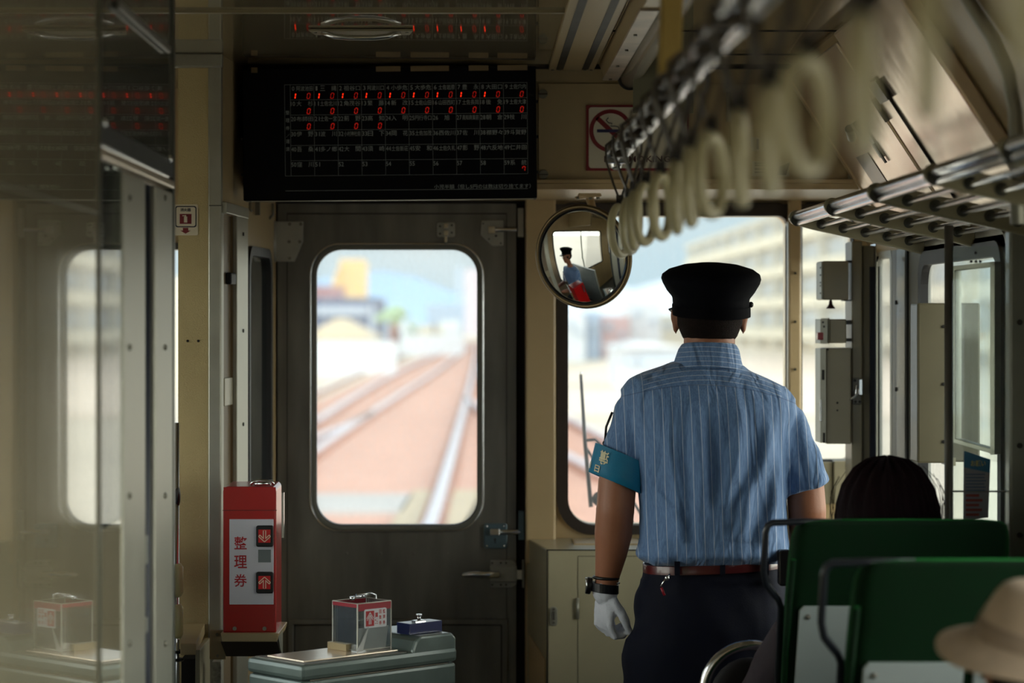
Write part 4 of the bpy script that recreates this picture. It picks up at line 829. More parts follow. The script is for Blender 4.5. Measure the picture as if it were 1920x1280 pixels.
# ================================================================ LUGGAGE RACK
t = thing('luggage_rack', 'long chrome tube luggage rack with beige brackets along the right wall', 'luggage rack', (1.0, 4.5, 1.79))
BR = mat('rack_bracket_beige', (142, 136, 110), .4, var=.04, coat=.25)
xr0, zr0 = .822, 1.862; xr1, zr1 = 1.155, 1.80
ru = Vector((xr1-xr0, 0, zr1-zr0)).normalized(); rn = Vector((-ru.z, 0, ru.x)); RL = (Vector((xr1, 0, zr1))-Vector((xr0, 0, zr0))).length
def RP(a, h, y): return Vector((xr0, y, zr0))+ru*a+rn*h
ybr = [6.18, 5.56, 4.95, 4.33, 3.71, 3.09, 2.47]
for y in ybr:
    n = 12; r_ = .019; pts = []
    for i in range(n+1): a = math.radians(90+180*i/n); pts.append(RP(.0+math.cos(a)*r_, math.sin(a)*r_, y-.011))
    pts += [RP(.05, -.023, y-.011), RP(.28, -.030, y-.011), RP(RL-.004, -.034, y-.011), RP(RL-.004, .012, y-.011), RP(.28, .012, y-.011), RP(.06, .017, y-.011)]
    b_ = MB().prism(pts, (0, .022, 0)).build('bracket', BR, t, bevel=.004)
    mb = MB(); [mb.cyl(RP(a, -.006, y-.0135), RP(a, -.006, y-.010), .0125 if a > .02 else .016, n=18) for a in (.002, .065, .122, .179, .236, .293)]; mb.build('rod_collar', mat('collar_dark', (58, 58, 50), .5), b_)
mb = MB(); mb.cyl(RP(.0, .004, 6.18), RP(.0, .004, 2.3), .0115, n=18); mb.build('front_tube', CHROME, t)
mb = MB(); mb.cyl(RP(.006, -.012, 6.18), RP(.006, -.012, 2.3), .0075, n=14); mb.build('front_tube', CHROME, t)
for a in (.065, .122, .179, .236, .293): MB().cyl(RP(a, -.008, 6.18), RP(a, -.008, 2.3), .0062, n=14).build('rod', CHROME, t)
MB().box(XR-.012, XR-.001, 2.3, 6.2, 1.745, 1.79).build('wall_rail', BR, t, bevel=.003)

# ================================================================ STRAP RAIL AND HANGING STRAPS
xs = .302; zs = 1.952
t = thing('strap_rail', 'long double chrome rail from which the ring straps hang', 'rail', (xs, 3.2, zs))
mb = MB(); mb.cyl((xs-.012, 5.12, zs+.006), (xs-.012, .6, zs+.006), .0095, n=16); mb.build('rail_tube', CHROME, t)
mb = MB(); mb.cyl((xs+.013, 5.12, zs-.004), (xs+.013, .6, zs-.004), .0095, n=16); mb.build('rail_tube', CHROME, t)
mb = MB(); mb.tube([(xs, 5.15, zs+.03), (xs, 5.16, zs+.0), (xs, 5.15, zs-.03)], [.010, .018, .010], 12); mb.obox((xs, 5.13, zs), ((1, 0, 0), (0, 1, 0), (0, 0, 1)), (.024, .012, .02)); mb.build('end_clamp', CHROME, t, bevel=.003)
YP = mat('bracket_yellow', (196, 168, 96), .4)
for y in (3.75, 1.5):
    mb = MB(); mb.prism([(xs-.016, y, zs+.012), (xs+.018, y, zs+.012), (xs+.025, y, ZC), (xs-.005, y, ZC)], (0, .05, 0)); mb.build('ceiling_bracket', YP, t, bevel=.003)
RING = mat('ring_ivory', (204, 196, 158), .35, var=.05, coat=.4, coatr=.15)
LEA = mat('strap_brown', (58, 48, 34), .45, var=.15)
def strap():
    r = bpy.data.objects.new('hanging_strap', None); COL.objects.link(r); r['_w'] = (0, 0, 0); r.empty_display_size = .03
    mb = MB(); path = [(-.002, -.004, -.10), (-.013, -.002, -.07), (-.028, 0, -.02), (-.028, 0, .012), (-.012, 0, .024), (.012, 0, .022), (.028, 0, .008), (.026, 0, -.02), (.012, .002, -.07), (.002, .004, -.10)]
    rings = []
    for i, p in enumerate(path):
        p = Vector(p); a = Vector(path[max(0, i-1)]); b = Vector(path[min(len(path)-1, i+1)]); T_ = (b-a).normalized(); S = Vector((0, 1, 0)); N_ = T_.cross(S).normalized()
        rings.append([p+S*.013+N_*.0022, p-S*.013+N_*.0022, p-S*.013-N_*.0022, p+S*.013-N_*.0022])
    mb.loft(rings, False); mb.build('belt', LEA, r, bevel=.001)
    mb = MB(); mb.obox((0, 0, .002), ((1, 0, 0), (0, 1, 0), (0, 0, 1)), (.019, .016, .015)); mb.build('rail_clamp', LEA, r, bevel=.004)
    mb = MB(); mb.obox((0, 0, -.103), ((1, 0, 0), (0, 1, 0), (0, 0, 1)), (.008, .014, .011)); mb.build('buckle', BLACKP, r, bevel=.002)
    mb = MB(); mb.torus((0, 0, -.165), Vector((.93, -.36, 0)), .050, .0085, 40, 12); mb.build('ring', RING, r)
    return r
s0 = strap(); ys_ = [5.04, 4.78, 4.52, 4.24, 3.96, 3.68, 3.40, 3.10, 2.80, 2.50, 2.20, 1.90, 1.60, 1.30]
ordw = ['farthest', 'second farthest', 'third farthest', 'fourth farthest', 'fifth farthest', 'sixth farthest', 'seventh farthest', 'eighth farthest', 'sixth nearest', 'fifth nearest', 'fourth nearest', 'third nearest', 'second nearest', 'nearest']
nb = ['overlapping the round mirror', 'beside the round mirror edge', 'just right of the mirror', 'above the pale sky of the windscreen', 'above the cap', 'above the cap', 'in front of the windscreen top', 'in front of the windscreen top', 'over the cream header', 'over the number plate', 'big and blurred beside the cove', 'blurred beside the cove', 'blurred over the steel cove', 'blurred at the top right corner']
for i, y in enumerate(ys_):
    if i == 0: r = s0
    else:
        r = s0.copy(); COL.objects.link(r)
        for ch in list(s0.children): c_ = ch.copy(); COL.objects.link(c_); c_.parent = r
    r.location = (xs, y, zs); r.rotation_euler = (random.uniform(-.03, .03), random.uniform(-.04, .02), random.uniform(-.06, .30) if 0 < i else -.1)
    if i == 10: r.rotation_euler = (0, 0, -.15)
    r['label'] = '%s ivory ring strap on the rail, %s' % (ordw[i], nb[i]); r['category'] = 'hanging strap'; r['group'] = 'ring straps hanging from the rail'

# ================================================================ SEATS
VEL = mat('green_velvet', (2, 28, 12), .8, var=.18, vscale=30, bump=.15, bscale=500, sheen=.55, spec=.2)
SHELL = mat('pale_seat_panel', (168, 178, 180), .4, var=.03, coat=.2)
def seat(yt, lab):
    x0, x1 = .62, 1.055; xc = (x0+x1)/2
    t = thing('train_seat', lab, 'seat', (xc, yt+.4, 0), 'green velvet seats on the right')
    rings = []
    for (z, dy, wx0, wx1, th, rz) in ((.42, .27, x0-.005, x1, .10, .02), (.7, .19, x0-.004, x1+.004, .10, .02), (.95, .10, x0, x1+.004, .095, .025), (1.12, .035, x0+.002, x1+.002, .085, .03), (1.175, .014, x0+.004, x1-.001, .076, .03), (1.200, .004, x0+.012, x1-.008, .062, .028), (1.2115, .0, x0+.03, x1-.022, .038, .015)):
        loop = rr(wx0, wx1, yt+dy, yt+dy+th, min(rz, th*.48), 5); rings.append([(a, b, z) for a, b in loop])
    n_ = rings; mb = MB(); mb.loft(rings, True); o = mb.build('backrest', VEL, t)
    sd = o.modifiers.new('sub', 'SUBSURF'); sd.levels = 1; sd.render_levels = 1
    # pale panel on the rear face, following the lean
    def back(x, z, h): 
        f = (z-.42)/(1.12-.42); return Vector((x, yt+.27-.235*f-h, z))
    for (a, b, nm) in ((x0+.022, x0+.188, 'rear_panel'), (x0+.205, x1-.03, 'table_flap')):
        zt = 1.035; p = [back(a+.008, zt, .006), back(b-.008, zt, .006), back(b, zt-.01, .006), back(b-.004, .5, .006), back(a-.006, .5, .006), back(a, zt-.01, .006)]
        h = MB().prism(p, (0, .012, 0)).build(nm, SHELL, t, bevel=.002)
        c = back(a+.018, zt-.022, .008); mb = MB(); mb.ell(c, .0055, .004, .0055, 12, 8); c2 = back(b-.018, zt-.022, .008); mb.build('screw', STEEL, h)
    # piping along the left edge
    mb = MB(); mb.tube([(x0+.001, yt+.27, .45), (x0, yt+.11, .93), (x0+.006, yt+.03, 1.13)], .006, 8); mb.build('piping', VEL, t)
    # black grab handle
    Yh = yt+.02
    zt = 1.204; mb = MB(); mb.tube([(x0+.10, Yh, zt), (x0+.02, Yh, zt+.001), (x0-.035, Yh, zt-.001), (x0-.045, Yh, zt-.006), (x0-.049, Yh+.003, zt-.02), (x0-.051, Yh+.02, zt-.10), (x0-.045, Yh+.03, zt-.125), (x0-.018, Yh+.06, zt-.158), (x0-.010, Yh+.075, zt-.175), (x0-.008, Yh+.16, zt-.40)], .0068, 10); mb.build('grab_handle', mat('handle_black', (26, 30, 38), .35, coat=.4), t)
    mb = MB(); rings = [[(a, b, z) for a, b in rr(x0+.01-q, x1-.01+q, yt+.30-q, yt+.78+q, .05, 5)] for z, q in ((.33, -.01), (.35, .0), (.43, .0), (.46, -.03))]; mb.loft(rings, True); mb.build('cushion', VEL, t)
    mb = MB(); mb.box(x0+.04, x1-.04, yt+.34, yt+.74, .28, .33); mb.box(xc-.08, xc+.08, yt+.45, yt+.65, 0, .28); mb.build('pedestal', GREYP, t, bevel=.008)
    return t
seat(4.72, 'farther green velvet seat with black grab handle, dark haired passenger in it')
seat(3.93, 'nearer green velvet seat with pale rear panels beside the hat')
# curved chrome arm bar at the passenger's side
t = thing('curved_handrail', 'chrome curved handrail end beside the dark trousers, low in the picture', 'handrail', (.50, 5.2, 0))
mb = MB(); cc = W(1408, 1297, 5.18); R = 88*5.18/F
path = [cc+Vector((math.cos(a)*R, 0, math.sin(a)*R)) for a in [math.radians(d) for d in range(60, 206, 8)]]; path.append(path[-1]+Vector((-.0, 0, -.5))); path.insert(0, path[0]+Vector((.12, 0, -.05)))
mb.tube(path, .0115, 14); mb.build('tube', CHROME, t)
mb = MB(); mb.ell(cc+Vector((.0, .03, -.02)), R*.86, .02, R*.9); mb.build('dark_cushion', mat('dark_cloth', (24, 20, 24), .8), t)
# ================================================================ PEOPLE
SKIN = mat('skin', (150, 98, 72), .5, var=.06, vscale=14, bump=.05, bscale=150)
HAIRD = mat('short_black_hair', (30, 22, 20), .8, var=.4, spec=.1, vscale=160, bump=.5, bscale=500)
NAVY = mat('navy_trousers', (9, 13, 30), .8, spec=.2, var=.1, vscale=30, bump=.1, bscale=400)
CAPM = mat('navy_cap_cloth', (4, 5, 13), .85, spec=.1, var=.12, vscale=60, bump=.1, bscale=600)
GLOVE = mat('white_glove_cotton', (204, 207, 218), .7, var=.05, bump=.2, bscale=350)
def shirt_mat():
    m = bpy.data.materials.new('striped_blue_shirt'); m.use_nodes = True; n, l = m.node_tree.nodes, m.node_tree.links; b = n['Principled BSDF']
    tc = n.new('ShaderNodeTexCoord'); sp = n.new('ShaderNodeSeparateXYZ'); l.new(tc.outputs['Object'], sp.inputs[0])
    def M(op, a, b2=None, c=None):
        q = n.new('ShaderNodeMath'); q.operation = op
        for i, v in enumerate((a, b2, c)):
            if v is None: continue
            if isinstance(v, (int, float)): q.inputs[i].default_value = v
            else: l.new(v, q.inputs[i])
        return q.outputs[0]
    def stripes(c, per, wd):
        f = M('FRACT', M('DIVIDE', c, per)); d = M('ABSOLUTE', M('SUBTRACT', f, .5)); return M('LESS_THAN', d, wd/per)
    x, y, z = sp.outputs
    # stripes lean with the sleeve outside the torso
    ax = M('ABSOLUTE', M('SUBTRACT', x, .0)); out = M('MAXIMUM', M('SUBTRACT', ax, .165), 0.)
    vs = stripes(M('ADD', M('ADD', x, M('MULTIPLY', z, .035)), 10.), .0208, .0006)
    yk = M('GREATER_THAN', z, M('SUBTRACT', 1.452, M('ADD', M('MULTIPLY', M('MULTIPLY', x, x), .9), M('MULTIPLY', x, .05))))
    yk = M('MULTIPLY', yk, M('LESS_THAN', ax, .158))
    hs = stripes(M('ADD', M('ADD', z, M('MULTIPLY', M('MULTIPLY', x, x), 1.2)), M('MULTIPLY', x, .05)), .0108, .0005)
    s = M('ADD', M('MULTIPLY', hs, yk), M('MULTIPLY', vs, M('SUBTRACT', 1., yk)))
    seam = M('LESS_THAN', M('ABSOLUTE', M('SUBTRACT', z, M('SUBTRACT', 1.452, M('ADD', M('MULTIPLY', M('MULTIPLY', x, x), .9), M('MULTIPLY', x, .05))))), .0012)
    nt = n.new('ShaderNodeTexNoise'); nt.inputs['Scale'].default_value = 350; nt.inputs['Detail'].default_value = 4
    mp = n.new('ShaderNodeMapping'); mp.inputs['Scale'].default_value = (1, 1, .12); l.new(tc.outputs['Object'], mp.inputs[0]); l.new(mp.outputs[0], nt.inputs['Vector'])
    rp = n.new('ShaderNodeValToRGB'); rp.color_ramp.elements[0].position = .3; rp.color_ramp.elements[1].position = .7
    rp.color_ramp.elements[0].color = lin((78, 110, 156)); rp.color_ramp.elements[1].color = lin((104, 138, 184)); l.new(nt.outputs['Fac'], rp.inputs[0])
    mi = n.new('ShaderNodeMixRGB'); l.new(M('MULTIPLY', s, .55), mi.inputs[0]); l.new(rp.outputs[0], mi.inputs[1]); mi.inputs[2].default_value = lin((228, 234, 240))
    m2 = n.new('ShaderNodeMixRGB'); l.new(M('MULTIPLY', seam, .45), m2.inputs[0]); l.new(mi.outputs[0], m2.inputs[1]); m2.inputs[2].default_value = lin((40, 60, 100))
    l.new(m2.outputs[0], b.inputs['Base Color']); b.inputs['Roughness'].default_value = .75; b.inputs['Sheen Weight'].default_value = .2
    # soft creases
    n1 = n.new('ShaderNodeTexNoise'); n1.inputs['Scale'].default_value = 16; n1.inputs['Detail'].default_value = 2; n1.inputs['Distortion'].default_value = .8
    mp2 = n.new('ShaderNodeMapping'); mp2.inputs['Scale'].default_value = (1.6, 1, .28); mp2.inputs['Rotation'].default_value = (0, .12, 0); l.new(tc.outputs['Object'], mp2.inputs[0]); l.new(mp2.outputs[0], n1.inputs['Vector'])
    bp = n.new('ShaderNodeBump'); bp.inputs['Strength'].default_value = .9; bp.inputs['Distance'].default_value = .02; l.new(n1.outputs['Fac'], bp.inputs['Height']); l.new(bp.outputs[0], b.inputs['Normal'])
    return m
def orbit(c, rx, ry, n=24, e=2.3, tilt=0., tilty=0.):
    r = []
    for i in range(n):
        a = 2*math.pi*i/n; ca, sa = math.cos(a), math.sin(a); q = (abs(ca)**e+abs(sa)**e)**(-1/e)
        r.append(Vector((c[0]+rx*ca*q, c[1]+ry*sa*q, c[2]+rx*ca*q*tilt+ry*sa*q*tilty)))
    return r
def limb(mb, pts, rad, n=14):
    P = [Vector(p) for p in pts]; mb.tube(P, list(rad), n)
    mb.ell(P[0], rad[0], rad[0], rad[0], 12, 8); mb.ell(P[-1], rad[-1], rad[-1], rad[-1], 12, 8)
    for p, r in list(zip(P, rad))[1:-1]: mb.ell(p, r*.99, r*.99, r*.99, 12, 8)
def head(mb, c, yaw, s=1., tilt=0.):
    """skull, jaw, nose, ears, lips round centre c; yaw 0 looks along +Y"""
    R = Matrix.Rotation(yaw, 3, 'Z') @ Matrix.Rotation(tilt, 3, 'X'); c = Vector(c)
    def E(x, y, z, rx, ry, rz): mb.ell(c+R@Vector((x, y, z))*s, rx*s, ry*s, rz*s, 20, 14, R)
    E(0, -.012, .025, .075, .094, .088); E(0, .018, -.035, .060, .072, .075); E(0, .045, -.085, .034, .040, .026)
    E(0, .093, -.018, .011, .016, .020); E(0, .100, -.030, .015, .013, .009)
    E(0, .084, -.060, .023, .010, .008); E(0, .082, .022, .050, .012, .010)
    for q in (-1, 1): E(q*.078, -.004, -.008, .008, .018, .030); E(q*.084, -.010, .006, .006, .014, .018); E(q*.032, .078, -.022, .016, .012, .014)
def eyes(c, yaw, s, parent, tilt=0.):
    R = Matrix.Rotation(yaw, 3, 'Z') @ Matrix.Rotation(tilt, 3, 'X'); mb = MB()
    for q in (-1, 1): mb.ell(Vector(c)+R@Vector((q*.031, .080, .004))*s, .012*s, .010*s, .007*s, 12, 8, R)
    mb.build('eyes', mat('eye_white', (210, 205, 200), .2), parent)
def hand(mb, wr, d, pn, th, curl=.9, s=1., r0=.0085):
    """palm from the wrist along d, palm faces pn, thumb on side th; fingers bend toward pn"""
    wr = Vector(wr); d = Vector(d).normalized(); pn = Vector(pn).normalized(); th = Vector(th).normalized()
    B = Matrix((th, pn, d)).transposed()
    mb.ell(wr+d*.045*s, .040*s, .0165*s, .050*s, 16, 10, B); mb.ell(wr+d*.012*s, .028*s, .021*s, .028*s, 14, 10, B)
    mb.ell(wr+d*.035*s+th*.022*s+pn*.010*s, .018*s, .016*s, .030*s, 12, 8, B)
    for i, (off, L) in enumerate(((.028, .070), (.0095, .079), (-.0095, .073), (-.028, .057))):
        p = wr+d*.080*s+th*off*s; a = curl*(.45+.05*i); pts = [p-d*.02*s, p]; cur = p
        for k_, fr in enumerate((.45, .31, .24)):
            a += (curl*.62 if k_ else 0); v = d*math.cos(a)+pn*math.sin(a); cur = cur+v*L*fr*s; pts.append(cur)
        limb(mb, pts, [r0*s*1.08, r0*s*1.05, r0*s, r0*s*.92, r0*s*.8], 10)
    p = wr+d*.025*s+th*.028*s+pn*.008*s; v1 = (d*.75+th*.45+pn*.45).normalized(); v2 = (d*.85+pn*.5-th*.05).normalized()
    limb(mb, [p, p+v1*.035*s, p+v1*.035*s+v2*.028*s, p+v1*.035*s+v2*.05*s], [r0*s*1.4, r0*s*1.2, r0*s*1.05, r0*s*.85], 10)

# ---------------------------------------------------------------- the conductor standing, seen from behind
Y = 5.6; xo = X(1330, Y)
off_t = thing('person', 'person from behind in navy cap, striped blue short sleeve shirt and white glove', 'person', (xo, Y, 0))
def O(px, py, dy=0.): p = W(px, py, Y); return Vector((p.x, Y+dy, p.z))
# arms (left one hangs, right one reaches forward)
armL = [O(1192, 790), O(1172, 832, -.006), O(1157, 905, -.01), O(1153, 955, -.012), O(1150, 1000, .0), O(1146, 1040, .008), O(1139, 1085, .018), O(1137, 1110, .02)]
radL = [.03, .042, .046, .0455, .0455, .038, .029, .027]
armR = [O(1466, 810), O(1489, 855, -.006), O(1508, 905, -.01), O(1512, 955, -.012), O(1513, 985, .0), O(1515, 1010, .05), O(1520, 1030, .14), O(1522, 1040, .22)]
radR = [.03, .042, .045, .045, .044, .039, .029, .026]
hc = (X(1331, Y), Y+.01, 1.605)
mb = MB(); head(mb, hc, -.12)
limb(mb, [(hc[0]-.002, Y-.012, 1.56), (hc[0]-.004, Y-.012, 1.50), (hc[0]-.008, Y-.005, 1.44)], [.060, .060, .072])
mb.loft([orbit((X(p_, Y), Y, z), rx, ry) for p_, z, rx, ry in ((1335, .93, .15, .10), (1336, 1.05, .142, .095), (1334, 1.2, .150, .10), (1331, 1.36, .165, .105), (1329, 1.43, .160, .085), (1329, 1.47, .085, .06))])
limb(mb, armL, [r*.985 for r in radL]); limb(mb, armR, radR)
gl_w = O(1137, 1108, .02)
for sx, lx in ((-1, 1268), (1, 1400)): limb(mb, [(X(lx, Y), Y, .95), (X(lx-3*sx, Y), Y+.01, .5), (X(lx-4*sx, Y), Y-.01, .12)], [.085, .058, .042])
sculpt(mb, 'body', SKIN, off_t, .0055, 4)
eyes(hc, -.12, 1., off_t)
# short hair at nape and sides
mb = MB(); rgs = []
for z, rx, ry, cy in ((1.548, .052, .060, -.018), (1.562, .063, .076, -.020), (1.59, .0745, .092, -.018), (1.63, .077, .098, -.012), (1.67, .077, .098, -.008), (1.70, .070, .088, -.006)):
    rgs.append(orbit((hc[0]-.001, Y+.01+cy+.0, z), rx, ry, 40, 2.1, 0, -.12))
mb.loft(rgs); mb.build('hair', HAIRD, off_t)
# peaked cap
mb = MB(); cx0 = X(1334, Y); rgs = []
for z, rx, ry, cy, tl in ((Z(592, Y), .086, .104, 0, .02), (Z(560, Y), .089, .107, 0, .02), (Z(556, Y), .091, .109, 0, .02), (Z(545, Y), .102, .118, .0, .015), (Z(530, Y), .1125, .128, .004, .01), (Z(522, Y), .1155, .131, .006, .005), (Z(514, Y), .113, .129, .008, 0), (Z(505, Y), .098, .113, .01, 0), (Z(497, Y), .066, .078, .012, 0), (Z(493, Y), .03, .035, .012, 0), (Z(492, Y), .004, .004, .012, 0)):
    rgs.append(orbit((cx0+(.0 if z > Z(545, Y) else -.001), Y+.005+cy, z), rx, ry, 48, 2.05, -tl, .10))
mb.loft(rgs); capo = mb.build('cap', CAPM, off_t)
mb = MB(); a_ = []; b_ = []
for i in range(17):
    th_ = math.radians(20+140*i/16); a_.append(Vector((cx0+.090*math.cos(th_), Y+.005+.108*math.sin(th_), Z(583, Y)+.010))); k_ = math.sin(math.radians(180*i/16)); b_.append(a_[-1]+Vector((.012*math.cos(th_), .050*k_+.004, -.022*k_-.004)))
mb.loft([a_, b_, [p+Vector((0, 0, -.003)) for p in b_], [p+Vector((0, 0, -.003)) for p in a_]], True, False, True); mb.build('peak', BLACKP, capo)
mb = MB(); mb.loft([orbit((cx0, Y+.005, z), .0905, .1085, 48, 2.05, -.02, .10) for z in (Z(591, Y), Z(572, Y))], True, False); mb.build('band', mat('cap_band', (3, 3, 9), .9, spec=.1), capo)
mb = MB(); mb.ell(O(1409, 571, .01), .006, .006, .007); mb.build('side_button', BLACKP, capo)
# shirt
SH = shirt_mat()
mb = MB()
prof = [(1056, 1213, 1461, .100), (1047, 1198, 1470, .120), (1035, 1190, 1478, .136), (1015, 1198, 1477, .130), (985, 1199, 1475, .126), (950, 1199, 1473, .124), (900, 1194, 1472, .126), (850, 1187, 1477, .130), (800, 1177, 1484, .132), (765, 1166, 1492, .128), (738, 1160, 1492, .115), (716, 1178, 1468, .100), (702, 1208, 1436, .088), (690, 1240, 1404, .078), (680, 1262, 1392, .070)]
def tl(z): return -.05 if z > 1.40 else (-.05*max(0, (z-1.2)/.2) if z > 1.2 else 0)
rgs = [orbit(((X(a, Y)+X(b, Y))/2, Y-.003, Z(p_, Y)), (X(b, Y)-X(a, Y))/2, ry, 40, 2.5, tl(Z(p_, Y))) for p_, a, b, ry in prof]
mb.loft(rgs)
def sleeve(P0, P1, Pm, r0, r1, r2):
    P = [Vector(P0), Vector(Pm), Vector(P1)]; mb.tube(P, [r0, r1, r2], 24); mb.ell(P[0], r0, r0, r0, 16, 10); mb.ell(P[1], r1*.98, r1*.98, r1*.98, 16, 10)
sleeve(O(1190, 772, -.0), O(1154, 903, -.012), O(1177, 832, -.006), .050, .053, .055)
sleeve(O(1470, 796, -.0), O(1512, 916, -.012), O(1489, 852, -.006), .052, .056, .056)
def folds(p, n):
    x = p.x-xo; z = p.z; q = abs(x)
    if n.y < .35:
        w_ = math.exp(-((z-1.25)/.22)**2)
        v = noise.noise(Vector((x*15+z*1.6, 3.1, z*2.6)))*.012*w_
        v += noise.noise(Vector((x*30-z*2, 9.1, z*4)))*.004
        # long folds falling from the shoulder blades toward the waist
        for (x1, z1, x2, z2, wd_, am) in ((-.05, 1.42, -.03, 1.10, .018, .010), (.055, 1.40, .01, 1.12, .020, .011), (-.11, 1.33, -.07, 1.10, .018, .010), (.13, 1.36, .05, 1.14, .02, .010), (.15, 1.27, .11, 1.08, .016, .009), (-.005, 1.40, .03, 1.2, .014, .007), (.09, 1.2, .02, 1.07, .018, .008), (-.14, 1.22, -.06, 1.09, .016, .008)):
            t_ = (z1-z)/(z1-z2)
            if -.15 < t_ < 1.15:
                xx = x1+(x2-x1)*t_+.01*math.sin(t_*4); e_ = 1.7*math.exp(-((x-xx)/wd_)**2)*math.sin(math.pi*min(1, max(0, (t_+.15)/1.3))); v += am*e_
        if z < 1.1: v += .006*noise.noise(Vector((x*22, 1, z*26)))
        p = p+Vector((0, -v, 0))
    if q > .17 and z > 1.2:      # sleeve creases
        v = noise.noise(Vector((x*18+z*9, p.y*12, z*20-x*14)))*.006; p = p+n*v
    if z < 1.14 and q > .1: p = p+n*noise.noise(Vector((x*30, p.y*20, z*24)))*.006
    pass
    return p
sculpt(mb, 'shirt', SH, off_t, .0055, 5, folds)
# collar
mb = MB(); rgs = []
for i, (p_, a, b, ry) in enumerate(((694, 1257, 1394, .082), (676, 1264, 1389, .074), (656, 1271, 1385, .066), (647, 1277, 1380, .064), (645.5, 1279, 1378, .062), (650, 1281, 1376, .060), (664, 1279, 1378, .061))):
    rgs.append(orbit(((X(a, Y)+X(b, Y))/2, Y-.008, Z(p_, Y)), (X(b, Y)-X(a, Y))/2, ry, 40, 2.2, -.02, -.10))
mb.loft(rgs, True, False); mb.build('collar', SH, off_t)
# armband with lettering
TEAL = mat('teal_armband', (0, 112, 150), .6, var=.06, vscale=60, bump=.1, bscale=400)
mb = MB(); P0 = O(1165, 850, -.008); P1 = O(1154, 904, -.012); ax_ = (P1-P0).normalized(); uu = Vector((1, 0, 0)); uu = (uu-ax_*uu.dot(ax_)).normalized(); vv = ax_.cross(uu)
rgs = []
for f_, r in ((0, .0645), (.3, .0655), (.7, .0665), (1., .0675), (1.02, .065), (1.0, .063), (0, .0615)):
    c = P0.lerp(P1, f_); rgs.append([c+(uu*math.cos(6.28319*i/40)*r+vv*math.sin(6.28319*i/40)*r*.94)+ax_*(.013*math.cos(6.28319*i/40)) for i in range(40)])
mb.loft(rgs+[rgs[0]], True, False); ab = mb.build('armband', TEAL, off_t)
mb = MB()
def wrap(txt, ang, s0_, h, wdt):
    vs, fs = glyphs(txt, .02); x0 = min(v.x for v in vs); x1 = max(v.x for v in vs); y0 = min(v.y for v in vs); y1 = max(v.y for v in vs); out = []
    for v in vs:
        fx = (v.x-x0)/(x1-x0)-.5; fy = (v.y-y0)/(y1-y0); r = .0685; a = ang+fx*wdt/r; s_ = s0_+(1-fy)*h
        c = P0.lerp(P1, s_/(P1-P0).length); out.append(c+uu*math.cos(a)*r+vv*math.sin(a)*r*.94+ax_*(.013*math.cos(a)))
    mb.add(out, fs)
bk = math.pi if vv.y < 0 else math.pi
sgn = 1 if vv.y < 0 else -1
wrap('導', math.pi-sgn*.92, .010, .032, .026*sgn); wrap('日', math.pi-sgn*.72, .047, .016, .016*sgn); wrap('員', math.pi-sgn*.20, .044, .016, .016*sgn)
mb.build('lettering', mat('armband_ivory', (205, 200, 165), .5), ab)
mb = MB(); mb.tube([O(1147, 772, -.02), O(1136, 800, -.01), O(1134, 828, -.012)], .003, 8); mb.ell(O(1134, 830, -.014), .0065, .0065, .0065); mb.build('shoulder_cord', BLACKP, off_t)
# trousers
mb = MB()
mb.loft([orbit(((X(a, Y)+X(b, Y))/2, Y, Z(p_, Y)), (X(b, Y)-X(a, Y))/2, ry, 36, 2.4, .02 if p_ < 1060 else 0) for p_, a, b, ry in ((1044, 1210, 1462, .105), (1075, 1206, 1468, .112), (1120, 1196, 1474, .122), (1170, 1188, 1480, .130), (1230, 1174, 1486, .130), (1290, 1168, 1490, .120), (1310, 1170, 1488, .110))])
for sx, lx in ((-1, 1250), (1, 1412)): limb(mb, [(X(lx, Y), Y, .82), (X(lx-4*sx, Y), Y+.01, .5), (X(lx-6*sx, Y), Y-.01, .10)], [.104, .082, .068])
mb.ell(O(1204, 1140, 0), .022, .05, .05)
def tf(p, n): x = p.x-xo; v = noise.noise(Vector((x*14+p.z*5, p.y*9, p.z*9)))*.007*(1 if p.z < 1.0 else .2); return p+n*v
sculpt(mb, 'trousers', NAVY, off_t, .007, 5, tf)
mb = MB(); rgs = [orbit(((X(1209, Y)+X(1464, Y))/2, Y, Z(p_, Y)), r, r2, 48, 2.4, .045) for p_, r, r2 in ((1066, .1620, .1170), (1050, .1620, .1170), (1050, .155, .105), (1066, .155, .105))]
mb.loft(rgs+[rgs[0]], True, False); mb.build('belt', mat('oxblood_belt', (78, 22, 26), .3, coat=.3), off_t, bevel=.001)
mb = MB(); mb.tube([O(1249, 1066, -.117), O(1240, 1075, -.121), O(1231, 1088, -.125)], .0022, 8); mb.ell(O(1243, 1073, -.122), .005, .003, .006); k_ = mb.build('key_clip', CHROME, off_t)
mb = MB(); mb.tube([O(1232, 1090, -.126), O(1238, 1104, -.128)], .003, 8); mb.build('red_key_fob', mat('fob_red', (140, 14, 30), .4), off_t)
mb = MB(); rrbox(mb, Y-.12, Y-.09, (X(1448, Y), X(1472, Y), Z(1088, Y), Z(1022, Y)), .008); mb.build('belt_pouch', BLACKP, off_t, bevel=.004)
mb = MB(); [mb.box(X(a, Y)-.006, X(a, Y)+.006, Y-.118, Y-.110, Z(1068, Y), Z(1043, Y)) for a in (1262, 1345, 1425)]; mb.build('belt_loop', NAVY, off_t)
# shoes
for sx, lx in ((-1, 1254), (1, 1408)):
    mb = MB(); mb.ell((X(lx, Y), Y+.05, .045), .048, .14, .045, 16, 10); mb.box(X(lx, Y)-.04, X(lx, Y)+.04, Y-.07, Y+.16, 0.001, .02); mb.build('shoe', BLACKP, off_t)
